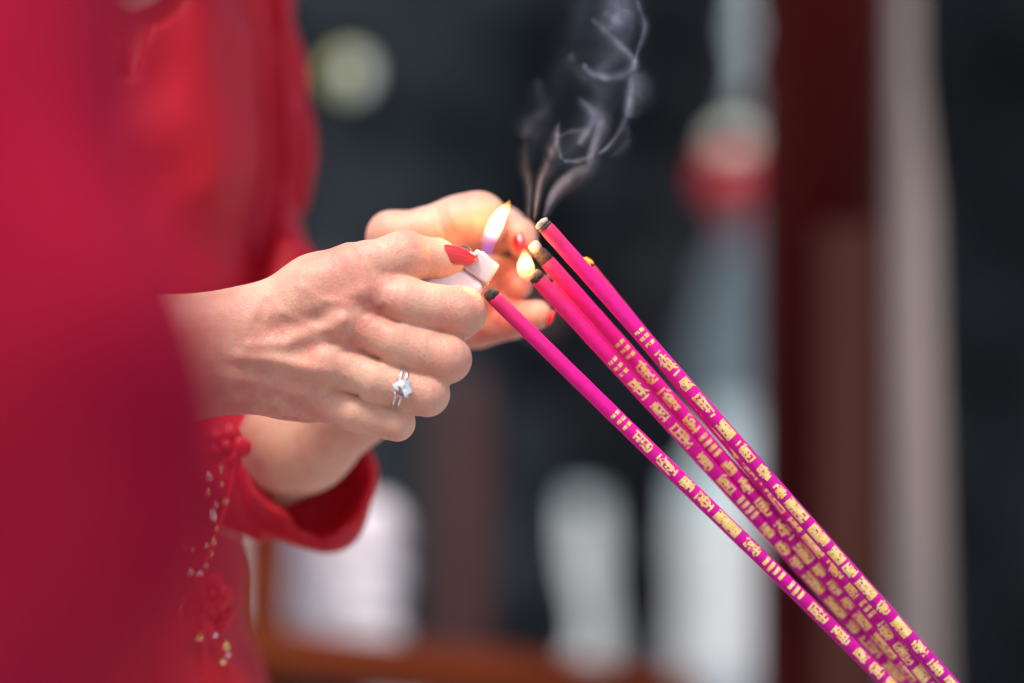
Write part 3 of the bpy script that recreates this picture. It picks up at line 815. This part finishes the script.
# ================================================================== smoke
SMK = bpy.data.materials.new('smoke'); SMK.use_nodes = True; nt = SMK.node_tree; N = nt.nodes; L = nt.links; N.clear()
out = N.new('ShaderNodeOutputMaterial'); tr = N.new('ShaderNodeBsdfTransparent'); df = N.new('ShaderNodeBsdfDiffuse'); tl = N.new('ShaderNodeBsdfTranslucent')
df.inputs['Color'].default_value = (0.70, 0.78, 0.98, 1); tl.inputs['Color'].default_value = (0.70, 0.78, 0.98, 1)
m1 = N.new('ShaderNodeMixShader'); m1.inputs[0].default_value = 0.5; L.new(df.outputs[0], m1.inputs[1]); L.new(tl.outputs[0], m1.inputs[2])
at = N.new('ShaderNodeAttribute'); at.attribute_name = 'dens'
tc = N.new('ShaderNodeTexCoord'); no = N.new('ShaderNodeTexNoise'); no.inputs['Scale'].default_value = 55; no.inputs['Detail'].default_value = 3; no.inputs['Distortion'].default_value = 1.2
L.new(tc.outputs['Object'], no.inputs['Vector'])
mr = N.new('ShaderNodeMapRange'); mr.inputs['From Min'].default_value = .3; mr.inputs['From Max'].default_value = .7; mr.inputs['To Min'].default_value = .35; mr.inputs['To Max'].default_value = 1.3
L.new(no.outputs['Fac'], mr.inputs['Value'])
mu = N.new('ShaderNodeMath'); mu.operation = 'MULTIPLY'; mu.use_clamp = True
L.new(at.outputs['Fac'], mu.inputs[0]); L.new(mr.outputs[0], mu.inputs[1])
m2 = N.new('ShaderNodeMixShader'); L.new(mu.outputs[0], m2.inputs[0]); L.new(tr.outputs[0], m2.inputs[1]); L.new(m1.outputs[0], m2.inputs[2]); L.new(m2.outputs[0], out.inputs['Surface'])
smoke_v, smoke_f, smoke_a = [], [], []
def ribbon(ctrl, width, dens,  twist=1.0, phase=0.0, nv=13, n=70, depth=12, fade=(0.09, 0.34), edge=0.0):
    """curling sheet of smoke; ctrl in (px, py[, width factor]); edge moves the dense line to one side of the sheet"""
    if width < 20: width *= 2.0; dens *= 0.46
    c3 = []
    for i, c in enumerate(ctrl): c3.append(W(c[0], c[1], depth + 10 * math.sin(i * 1.3 + phase)))
    c = curve_pts(c3, n); ww = curve_pts([Vector((q[2] if len(q) > 2 else 1, 0, 0)) for q in ctrl], n)
    b0 = len(smoke_v)
    for i in range(n):
        t = i / (n - 1); tan = (c[min(i + 1, n - 1)] - c[max(i - 1, 0)]).normalized()
        inpl = tan.cross(Vector((0, 1, 0)));  inpl = inpl.normalized() if inpl.length > 1e-4 else Vector((1, 0, 0))
        ang = 0.35 * phase + 0.7 * twist * math.sin(t * 5.0 + phase)
        wd = (inpl * math.cos(ang) + Vector((0, 1, 0)) * math.sin(ang)) * width * ww[i].x * S / 1000
        bow = (Vector((0, 1, 0)) * math.cos(ang) - inpl * math.sin(ang)) * width * ww[i].x * 0.35 * S / 1000
        ends = min(1, t / fade[0]) * min(1, (1 - t) / fade[1]); ends = ends * ends * (3 - 2 * ends)
        for j in range(nv):
            s = j / (nv - 1) * 2 - 1
            smoke_v.append(c[i] + wd * s + bow * (s * s))
            prof = max(0, 1 - abs(s)) ** 1.6 * 0.5 + 0.5 * math.exp(-((s - edge) / 0.28) ** 2) * (1 - s * s)
            smoke_a.append(dens * ends * prof)
    for i in range(n - 1):
        for j in range(nv - 1):
            k = b0 + i * nv + j; smoke_f.append((k, k + 1, k + nv + 1, k + nv))
def z(*pts):   # coordinates read off an enlargement of the plume
    return [(480 + p[0] / 3.105, p[1] / 3.105) + tuple(p[2:]) for p in pts]
ribbon(z((195, 696, .25), (235, 600, .9), (290, 548, 1.2), (340, 520, 1), (352, 470, .8), (372, 415, .9), (382, 365, 1.1), (330, 325, 1), (296, 296, .6)), 6.5, 0.55, 0.5, 0.2, edge=0.3)
ribbon(z((168, 690, .25), (185, 570, .8), (215, 495, 1), (232, 440, 1), (242, 380, .6)), 6, 0.36, 0.6, 0.5)
ribbon(z((300, 455, .6), (335, 405, .9), (352, 350, 1.1), (320, 318, .8), (300, 298, .5)), 6, 0.42, 0.4, -0.3)
ribbon(z((330, 190, .5), (332, 215, .8), (390, 238, 1), (450, 226, 1), (477, 195, .9), (440, 150, 1), (395, 105, .9), (350, 62, .5)), 5, 0.50, 0.5, 0.1, edge=-.2)
ribbon(z((365, 480, .5), (400, 452, .8), (440, 395, 1), (462, 330, 1), (470, 260, 1), (462, 215, .6)), 4.5, 0.36, 0.5, 1.0)
ribbon(z((462, 370, .4), (478, 330, 1.1), (498, 285, 1.4), (486, 230, 1), (470, 196, .6)), 8, 0.40, 0.4, 0.1, edge=.4)
ribbon(z((478, 200, .5), (492, 150, .8), (512, 85, 1), (498, 30, .9), (470, -40, .7)), 4, 0.34, 0.5, 0.9)
ribbon(z((345, 60, .5), (375, 80, 1), (400, 110, .8)), 5, 0.5, .3, .1)
ribbon(z((385, 30, .5), (405, 62, 1), (440, 64, 1.2), (468, 30, 1), (450, -30, 1)), 9, 0.40, 0.4, 0.3, edge=.2)
ribbon(z((400, 90, .6), (425, 60, 1.3), (420, 10, 1.1), (390, -40, 1)), 10, 0.30, 0.6, 0.4)
ribbon(z((255, 498, .5), (240, 455, .9), (240, 415, .8), (246, 370, .4)), 4, 0.45, 0.4, 1.0)
ribbon(z((255, 498, .5), (300, 500, .9), (345, 482, .8), (356, 450, .6)), 4, 0.35, 0.4, 0.7)
ribbon(z((236, 430, .5), (280, 408, 1), (330, 402, .9), (380, 372, .6)), 3.5, 0.22, .4, .9)
# ribbon(z((88, 550, .5), (98, 500, 1), (108, 440, .6)), 4.5, 0.33, 0.4, 0.2)
# ribbon(z((35, 545, .8), (44, 530, .8), (44, 480, .4)), 3.5, 0.38, 0.3, 0.8)
ribbon(z((150, 700, .3), (152, 580, .8), (140, 500, .9), (145, 430, .6)), 7, 0.15, 0.6, 0.1)
ribbon(z((175, 240, .5), (190, 330, 1), (150, 400, 1), (130, 440, .5)), 12, 0.10, 0.5, 0.3)
# ribbon(z((50, 235, .5), (75, 260, 1), (120, 300, 1.2), (170, 350, .6)), 9, 0.08, 0.5, 0.2)
# ribbon(z((180, 0, .6), (215, 25, 1), (250, 60, .8)), 9, 0.10, .4, .1)
ribbon(z((280, 160, .5), (300, 210, 1), (350, 260, 1), (400, 300, .8)), 10, 0.12, .5, .4)
ribbon(z((450, 390, .5), (460, 430, 1), (430, 470, .8), (390, 490, .4)), 7, 0.10, .5, .4)
# wide thin veils
ribbon(z((180, 600, .5), (260, 480, 1), (340, 380, 1.2), (400, 250, 1.5), (400, 120, 1.5), (400, -60, 1.4)), 30, 0.06, 0.5, 0.3, fade=(.3, .1))
ribbon(z((150, 560, .5), (180, 400, 1), (240, 260, 1.2), (300, 120, 1.3), (330, -60, 1.4)), 26, 0.035, 0.5, 0.1, fade=(.3, .1))
ribbon(z((330, 250, .5), (400, 190, 1), (450, 120, 1.2), (450, -50, 1.2)), 24, 0.06, 0.5, 0.5, fade=(.3, .1))
smoke = link_mesh('smoke', smoke_v, smoke_f, SMK)
at_ = smoke.data.attributes.new('dens', 'FLOAT', 'POINT'); at_.data.foreach_set('value', smoke_a)
tag(smoke, 'thin curling wisps of pale blue smoke rising from the incense tips', 'smoke', kind='stuff')

# ================================================================== people around (seen out of focus)
def at_px(px, d): return (px - 512) * S * (1 + d / 1000) / 1000
def figure(x, y, rot, label, height, arm_l, arm_r, top_mat, low_mat, robe=False, patch=None, res=9, skin=None, stance=0.12, z0=0.0, hem=900, bulk=0, cuff=0.9):
    """arm_*: (elbow, wrist) offsets in mm in the figure's own frame (x right, y forward is -y)"""
    o = thing('person', (x, y, z0), label, 'person')
    k = height / 1.72
    M = Matrix.Translation((x, y, z0)) @ Matrix.Rotation(rot, 4, 'Z') @ Matrix.Scale(k, 4)
    shz = 1400
    def F(lo, hi, h=res): return Field(axis_pts([(lo[0], h), (hi[0], None)]), axis_pts([(lo[1], h), (hi[1], None)]), axis_pts([(lo[2], h), (hi[2], None)]))
    st = stance * 1000 / 1
    arms = [((-190, 0, shz), arm_l[0], arm_l[1]), ((190, 0, shz), arm_r[0], arm_r[1])]
    ex = 420
    b_ = F((-ex, -420, 40), (ex, 200, 1740), 8)
    b_.add((0, 0, 950), (0, 0, 1280), 105, 118, 30, 1.35); b_.add((-140, 0, 1365), (140, 0, 1365), 46, 46, 20)
    b_.add((0, 5, 1380), (0, -5, 1520), 58, 52, 20); b_.ell((0, -15, 1610), (76, 94, 112), 10)
    b_.add((0, -100, 1615), (0, -115, 1585), 8, 14, 8); b_.ell((0, -60, 1530), (40, 40, 30), 15)
    for sx in (-1, 1):
        b_.ell((sx * 78, -5, 1600), (12, 20, 32), 4); b_.cut((sx * 30, -108, 1625), (sx * 34, -108, 1625), 12, 12, 8)
        b_.add((sx * 85, 0, 940), (sx * st, 0, 500), 78, 50, 20); b_.add((sx * st, 0, 500), (sx * (st + 10), 10, 90), 50, 36, 12)
        b_.add((sx * (st + 10), 20, 70), (sx * (st + 25), -130, 60), 34, 28, 8)
    for sh, el, wr in arms:
        b_.add(sh, el, 46, 36, 12); b_.add(el, wr, 36, 25, 8)
        dv = np.array(wr, float) - np.array(el, float); dv /= np.linalg.norm(dv)
        pc = np.array(wr) + dv * 45; side = np.cross(dv, (0, 1, 0)); side /= np.linalg.norm(side) + 1e-9
        b_.add(tuple(wr), tuple(pc), 26, 36, 8, 1.3)
        for q_, ln in zip((-1.5, -0.5, 0.5, 1.5), (62, 74, 70, 54)):
            r0 = pc + side * q_ * 19 + dv * 22; mid = r0 + dv * ln * .55; tipp = mid + dv * ln * .35 + np.array((0, -18, -10))
            b_.add(tuple(r0), tuple(mid), 10, 9.5, 5); b_.add(tuple(mid), tuple(tipp), 9.5, 8.5, 4)
        sg = 1 if sh[0] < 0 else -1
        t0 = np.array(wr) + dv * 25 + side * sg * 26; b_.add(tuple(t0), tuple(t0 + dv * 45 + side * sg * 22), 13, 10, 6)
    field_obj('body', b_, skin or SKIN, o, M)
    # hair
    h_ = F((-110, -130, 1480), (110, 130, 1760), 8)
    h_.ell((0, 5, 1625), (86, 100, 112), 4); h_.cut((0, -110, 1570), (0, -110, 1500), 78, 90, 4)
    field_obj('hair', h_, HAIR, o, M)
    # clothes
    j = F((-ex, -420, 30 if robe else hem - 60), (ex, 220, 1460))
    j.add((0, 0, 900), (0, 0, 1060), 150, 138, 30, 1.25)
    if hem < 880: j.add((0, 0, hem + 80), (0, 0, 920), 196, 156, 20, 1.25)
    j.add((0, 0, 1060), (0, 0, 1280), 138, 158, 30, 1.2)
    j.add((-140, 0, 1355), (140, 0, 1355), 72, 72, 40)
    if robe: j.add((0, 0, 900), (0, 0, 300), 160, 260, 30)
    for sh, el, wr in arms:
        wr2 = tuple(np.array(el) + (np.array(wr) - np.array(el)) * cuff)
        j.add(sh, el, 74, 62 if not robe else 78, 14); j.add(el, wr2, 60 if not robe else 78, 46 if not robe else 92, 10)
    j.d -= bulk * np.clip((60 - j.d) / 30, 0, 1)
    # soft folds
    X, Y, Z = j.ax[0][:, None, None], j.ax[1][None, :, None], j.ax[2][None, None, :]
    j.d += (9.0 * np.sin(X / 34.0 + 2.2 * np.sin(Z / 90.0) + Y / 60) + 8.0 * np.sin(Z / 28.0 + X / 45.0 + 1.5 * np.sin(Y / 50.0))).astype(np.float32)
    j.cut((0, -10, 1440), (0, -10, 1560), 64, 70, 6)
    field_obj('robe' if robe else 'jacket', j, top_mat, o, M, relax=2)
    if not robe:
        t = F((-300, -200, 60), (300, 200, 1000))
        t.add((0, 0, 930), (0, 0, 960), 140, 138, 20, 1.25)
        for sx in (-1, 1): t.add((sx * 82, 0, 900), (sx * st, 0, 500), 90, 72, 12); t.add((sx * st, 0, 500), (sx * (st + 10), 10, 100), 72, 62, 12)
        X, Y, Z = t.ax[0][:, None, None], t.ax[1][None, :, None], t.ax[2][None, None, :]
        t.d += (4.0 * np.sin(Z / 30.0 + X / 20 + Y / 30)).astype(np.float32)
        field_obj('trousers', t, low_mat, o, M, relax=2)
    for sx in (-1, 1):
        s_ = F((min(sx * 40, sx * 260), -220, -2), (max(sx * 40, sx * 260), 90, 130), 8)
        s_.add((sx * (st + 10), 18, 52), (sx * (st + 26), -140, 38), 44, 38, 12); s_.d = np.maximum(s_.d, -(s_.ax[2][None, None, :] - 2) + 0 * s_.d)
        field_obj('shoe', s_, SHOE, o, M)
    return o, M

# crimson figure close to the lens, at the left edge
fp, _ = figure(-0.353, -0.50, R(0), 'person in a raspberry crimson robe, strongly out of focus at the left edge', 1.62,
            ((-250, 0, 1100), (-240, -60, 860)), ((224, -5, 1215), (186, -60, 930)), CRIM, CRIM, robe=True)
# guest with the round badge
g1, M1 = figure(at_px(410, 1920), 1.92, R(8), 'guest in a dark jacket with a round pale yellow and white badge on the chest', 1.78,
            ((-215, 30, 1110), (-80, 150, 960)), ((215, 30, 1110), (80, 150, 960)), BLACK, TROUS, z0=0.2, hem=560)
bv, bf = lathe([(0.021, 0), (0.023, 0.002), (0.023, 0.006), (0.020, 0.008)], 40, Vector((0, -1, 0)), Vector((0, 0, 0)))
YEL = mat('pale_yellow_enamel', (0.62, 0.62, 0.22), 0.4, 0, (0.5, 0.5, 0.2), 60)
WHT = mat('white_enamel', (0.80, 0.84, 0.82), 0.35)
DKE = mat('dark_enamel', (0.05, 0.06, 0.04), 0.4)
bc = W(350, 74, 1772)
bd = link_mesh('badge', [Vector(p) + bc for p in bv], bf, YEL, g1)
def disc(c, rx, rz, th, name, m, parent, a0=0, a1=2 * math.pi):
    vs = []; n = 32
    for yy in (0, -th):
        for i in range(n): a = a0 + (a1 - a0) * i / (n - 1); vs.append(c + Vector((rx * math.cos(a), yy, rz * math.sin(a))))
    fs = [tuple(range(n)), tuple(range(2 * n - 1, n - 1, -1))] + [(i, (i + 1) % n, n + (i + 1) % n, n + i) for i in range(n)]
    return link_mesh(name, vs, fs, m, parent, smooth=False)
disc(bc + Vector((0.001, -0.0082, 0)), 0.019, 0.020, 0.002, 'badge_face', WHT, bd, -math.pi / 2, math.pi / 2)
disc(bc + Vector((-0.006, -0.0106, -0.002)), 0.006, 0.009, 0.002, 'badge_mark', DKE, bd)
# man further back with legs apart
g2, M2 = figure(at_px(584, 3500), 3.5, R(0), 'guest in a long black coat standing far behind with legs apart and pale hands showing', 1.80,
            ((-225, 0, 1110), (-105, -150, 990)), ((208, 0, 1110), (165, -60, 890)), BLACK2, TROUS, stance=0.098, z0=0.4, hem=500, bulk=14, cuff=1.4)
# dark figure at the right edge
g3, M3 = figure(0.63, 1.62, R(-12), 'person in dark padded clothes at the right edge beside the beige post', 1.76,
            ((-192, 40, 1110), (-80, 170, 960)), ((205, 30, 1110), (80, 170, 960)), BLACK2, TROUS, z0=0.2, hem=460, bulk=22)
# ================================================================== temple court behind
LACQ = bpy.data.materials.new('red_brown_lacquer'); nt, N, L, b = nodes(LACQ)
tc = N.new('ShaderNodeTexCoord'); mp = N.new('ShaderNodeMapping'); mp.inputs['Scale'].default_value = (3, 3, 0.9); L.new(tc.outputs['Object'], mp.inputs['Vector'])
no = N.new('ShaderNodeTexNoise'); no.inputs['Scale'].default_value = 1.6; no.inputs['Detail'].default_value = 5; L.new(mp.outputs[0], no.inputs['Vector'])
r = N.new('ShaderNodeValToRGB'); e = r.color_ramp.elements; e[0].position, e[0].color = .38, (0.035, 0.0012, 0.0010, 1); e[1].position, e[1].color = .7, (0.11, 0.006, 0.003, 1)
L.new(no.outputs['Fac'], r.inputs['Fac']); L.new(r.outputs['Color'], b.inputs['Base Color']); setp(b, Roughness=0.5); b.inputs['Specular IOR Level'].default_value = 0.06
WOOD = mat('orange_brown_wood', (0.10, 0.015, 0.003), 0.7, 0, (0.17, 0.030, 0.007), 5, 0.001, 60, stretch=(1, 1, 6), Specular_IOR_Level=0.1)
TAUPE = mat('taupe_stone', (0.40, 0.31, 0.28), 0.8, 0, (0.34, 0.26, 0.235), 6, 0.002, 60)
BOARD = mat('brown_board', (0.060, 0.020, 0.015), 0.8, 0, (0.038, 0.010, 0.007), 3, 0.001, 50, stretch=(4, 4, 0.7), Specular_IOR_Level=0.08)
PAVE = mat('grey_paving', (0.42, 0.43, 0.42), 0.85, 0, (0.33, 0.34, 0.34), 2.5, 0.003, 30)
WALLM = mat('pale_grey_render', (0.52, 0.61, 0.62), 0.85, 0, (0.42, 0.51, 0.53), 1.2, 0.002, 40)
GREYG = mat('blue_grey_panel', (0.085, 0.115, 0.135), 0.35, 0, (0.11, 0.14, 0.16), 2)
bm = bmesh.new(); bmesh.ops.create_grid(bm, x_segments=2, y_segments=2, size=60); g = link_bm('ground', bm, PAVE, smooth=False); tag(g, kind='structure')
tag(link_bm('terrace', box_bm(0, 31.0, 0.1, 60, 60, 0.2, 0.01), PAVE, smooth=False), kind='structure')
tag(link_bm('upper_terrace', box_bm(0, 31.6, 0.3, 60, 57.4, 0.2, 0.01), PAVE, smooth=False), kind='structure')
# round column with a base and an added board carrying its lighter right-hand tone
col = thing('temple_column', (at_px(822, 1200), 1.2, 0.2), 'dark red lacquered round column right of the middle', 'column')
rc = 66 * S * 2.2 / 1000
cv, cf = lathe([(rc * 1.0, 0.22), (rc, 1.5), (rc * 0.985, 3.6)], 48, None, Vector((at_px(822, 1200), 1.2, 0.2)))
link_mesh('shaft', cv, cf, LACQ, col)
cv, cf = lathe([(rc * 1.5, 0.0), (rc * 1.55, 0.06), (rc * 1.5, 0.14), (rc * 1.2, 0.19), (rc * 1.12, 0.219)], 48, None, Vector((at_px(822, 1200), 1.2, 0.2)))
link_mesh('stone_base', cv, cf, TAUPE, col)
brd = link_bm('hanging_board', box_bm(at_px(850, 1080), 1.09, 0.725, 60 * S * 2.09 / 1000, 0.016, 1.05, 0.004), BOARD)
tag(brd, 'brown board carrying the lighter tone at the lower right of the dark red column', 'board')
brd.name = 'wooden_board'
# beige post, widening downwards
pv = []
for zz, rt in ((0.2, 944), (0.83, 940), (1.28, 926), (1.40, 912), (2.2, 908)):
    for sx, sy in ((0, -1), (1, -1), (1, 1), (0, 1)): pv.append((at_px(rt if sx else 887, 1250), 1.25 + sy * 0.03, zz))
pf = [(3, 2, 1, 0), (16, 17, 18, 19)] + [(i * 4 + k, i * 4 + (k + 1) % 4, i * 4 + 4 + (k + 1) % 4, i * 4 + 4 + k) for i in range(4) for k in range(4)]
po = link_mesh('stone_post', pv, pf, TAUPE, smooth=False); tag(po, 'pale beige stone post between the red column and the dark figure at right', 'post')
# railing with two posts
ry = 1.03
rail = thing('wooden_railing', (at_px(430, 1030), ry, 0.2), 'orange brown wooden railing crossing the bottom of the view', 'railing')
vs = []
for px, py in ((150, 614), (700, 676)):
    for dpy in (0, 46):
        for sy in (-1, 1):
            p_ = W(px, py + dpy, 1030); vs.append((p_.x, p_.y + sy * 0.022, p_.z))
bm = bmesh.new(); V8 = [bm.verts.new(v) for v in vs]
for f in ((0, 1, 3, 2), (4, 6, 7, 5), (0, 4, 5, 1), (2, 3, 7, 6), (0, 2, 6, 4), (1, 5, 7, 3)): bm.faces.new([V8[i] for i in f])
bmesh.ops.bevel(bm, geom=bm.edges[:], offset=0.006, segments=2, affect='EDGES')
link_bm('handrail', bm, WOOD, rail)
def post(px0, px1, ztop, yy, m=WOOD, zlow=0):
    x0, x1 = at_px(px0, yy * 1000), at_px(px1, yy * 1000)
    return box_bm((x0 + x1) / 2, yy, (ztop + zlow) / 2, x1 - x0, 0.05, ztop - zlow, 0.006)
link_bm('post', post(240, 286, 1.08, ry + 0.055, zlow=0.2), WOOD, rail)
# dark red panel post behind
tp = link_bm('red_brown_post', post(424, 494, W(0, 378, 1150).z, 1.15, zlow=0.2), mat('dark_red_wood', (0.050, 0.011, 0.010), 0.7, 0, (0.022, 0.008, 0.008), 6, stretch=(3, 3, 0.5)))
tp.location.y = 0; tag(tp, 'dark reddish brown square post rising below the two hands', 'post')
tp.name = 'wooden_post'
# pale bag hanging on the rail
bg = Field(axis_pts([(-70, 4), (70, None)]), axis_pts([(-60, 4), (60, None)]), axis_pts([(-120, 4), (120, None)]))
for zz in (-62, -30, 0, 30, 52): bg.add((-34, 0, zz), (34, 0, zz + 2), 27, 27, 8, 1.2)
bg.add((-20, 0, 60), (-4, 0, 96), 12, 6, 10); bg.add((20, 0, 60), (-2, 0, 96), 12, 6, 10)
X, Y, Z = bg.ax[0][:, None, None], bg.ax[1][None, :, None], bg.ax[2][None, None, :]
bg.d += (2.2 * np.sin(X / 6.0 + Z / 18.0) + 1.5 * np.sin(Z / 9 + X / 11)).astype(np.float32)
bc2 = W(346, 578, 1150)
bag, _ = field_obj('plastic_bag', bg, mat('pale_pink_plastic', (0.80, 0.68, 0.72), 0.35, 0, (0.84, 0.80, 0.82), 25, 0.002, 60), None, Matrix.Translation(bc2) @ Matrix.Scale(0.86, 4))
tag(bag, 'pale pinkish white plastic bag hanging behind the railing under the red sleeve', 'bag')
# far building: pale wall with panel band
fb = thing('building', (0.5, 9.0, 0), 'pale grey building far behind with a blue grey glazed band', 'building')
yb = 9.0
link_bm('wall', box_bm(0, yb + 0.2, 0.42, 16, 0.3, 0.84), WALLM, fb, smooth=False)
link_bm('ledge', box_bm(0, yb + 0.02, 0.30, 16, 0.1, 0.10, 0.01), GREYG, fb, smooth=False)
link_bm('upper_wall', box_bm(0, yb + 0.2, 3.05, 16, 0.3, 2.1), WALLM, fb, smooth=False)
for i in range(10):
    x0 = -6.4 + i * 1.28
    w_ = link_bm('window', box_bm(x0 + 0.03, yb + 0.2, 1.42, 1.20, 0.10, 1.15), GREYG, fb, smooth=False)
    link_bm('mullion', box_bm(x0 + 0.66, yb + 0.17, 1.42, 0.05, 0.18, 1.158), WALLM, fb, smooth=False)
link_bm('roof', box_bm(0, yb + 0.25, 4.2, 17, 0.6, 0.16, 0.02), LACQ, fb, smooth=False)
# red lantern with a pale cap
LANT = mat('red_lantern_paper', (0.46, 0.008, 0.016), 0.6); LCAP = mat('pale_lantern_cap', (0.72, 0.74, 0.62), 0.5)
lc = W(735, 172, 3150)
la = thing('lantern', lc, 'small red lantern with a pale cap hanging between the dark guest and the red column', 'lantern')
pr_ = [(0.02, -0.065)] + [(0.020 + 0.036 * math.sin(math.pi * i / 12) * (1 + 0.03 * (i % 2)), -0.065 + 0.10 * i / 12) for i in range(1, 12)] + [(0.02, 0.035)]
v_, f_ = lathe(pr_, 24, None, lc); link_mesh('shade', v_, f_, LANT, la)
v_, f_ = lathe([(0.036, 0.036), (0.038, 0.044), (0.026, 0.066), (0.008, 0.075)], 24, None, lc); link_mesh('cap', v_, f_, LCAP, la)
v_, f_ = lathe([(0.003, 0.07), (0.003, 2.6)], 8, None, lc); link_mesh('cord', v_, f_, DKE, la)
v_, f_ = lathe([(0.004, -0.13), (0.010, -0.11), (0.006, -0.064)], 8, None, lc); link_mesh('tassel', v_, f_, LANT, la)
# dark sign board hung above the lantern
sb = link_bm('dark_beam', box_bm(lc.x, 6.2, 1.15 + (341 - 121) * S * 7.2 / 1000, 0.9, 0.08, 0.09, 0.005), mat('dark_timber', (0.02, 0.02, 0.02), 0.7))
sb.name = 'timber_beam'; tag(sb, 'dark timber beam crossing above the red lantern', 'beam')

# ================================================================== light, sky, camera
w = bpy.data.worlds.new('World'); scene.world = w; w.use_nodes = True; nt = w.node_tree
sk = nt.nodes.new('ShaderNodeTexSky'); sk.sky_type = 'NISHITA'; sk.sun_disc = False
EL, AZ = R(64), R(212)
sk.sun_elevation = EL; sk.sun_rotation = AZ; sk.dust_density = 3.0; sk.air_density = 1.0
nt.links.new(sk.outputs[0], nt.nodes['Background'].inputs['Color']); nt.nodes['Background'].inputs['Strength'].default_value = 0.11
sun = bpy.data.lights.new('sun', 'SUN'); sun.energy = 1.7; sun.angle = R(14); sun.color = (1.0, 0.93, 0.84)
so = bpy.data.objects.new('sun', sun); COL.objects.link(so)
sd = Vector((math.sin(AZ) * math.cos(EL), math.cos(AZ) * math.cos(EL), math.sin(EL)))     # towards the sun
so.rotation_euler = sd.to_track_quat('Z', 'Y').to_euler(); so.location = (0, 0, 6)
def glow(name, p_, energy, rad, col):
    l = bpy.data.lights.new(name, 'POINT'); l.energy = energy; l.shadow_soft_size = rad; l.color = col
    o = bpy.data.objects.new(name, l); COL.objects.link(o); o.location = p_
glow('lighter_flame_light', W(499, 222, 11), 0.05, 0.003, (1.0, 0.45, 0.14))
glow('incense_flame_light', W(525, 260, 1), 0.013, 0.002, (1.0, 0.42, 0.12))

cam = bpy.data.cameras.new('camera'); co = bpy.data.objects.new('camera', cam); COL.objects.link(co)
co.location = (0, -1.0, CAMZ); co.rotation_euler = (R(90), 0, 0)
cam.sensor_width = 36; cam.lens = 36 / (1024 * S / 1000); cam.clip_end = 300; cam.clip_start = 0.02
cam.dof.use_dof = True; cam.dof.focus_distance = 1.0; cam.dof.aperture_fstop = 2.0; cam.dof.aperture_blades = 0
scene.camera = co
scene.view_settings.view_transform = 'Standard'; scene.view_settings.look = 'None'; scene.view_settings.gamma = 1.0
scene.view_settings.exposure = 0.95
scene.cycles.use_denoising = True
scene.cycles.transparent_max_bounces = 40
scene.cycles.sample_clamp_indirect = 6.0
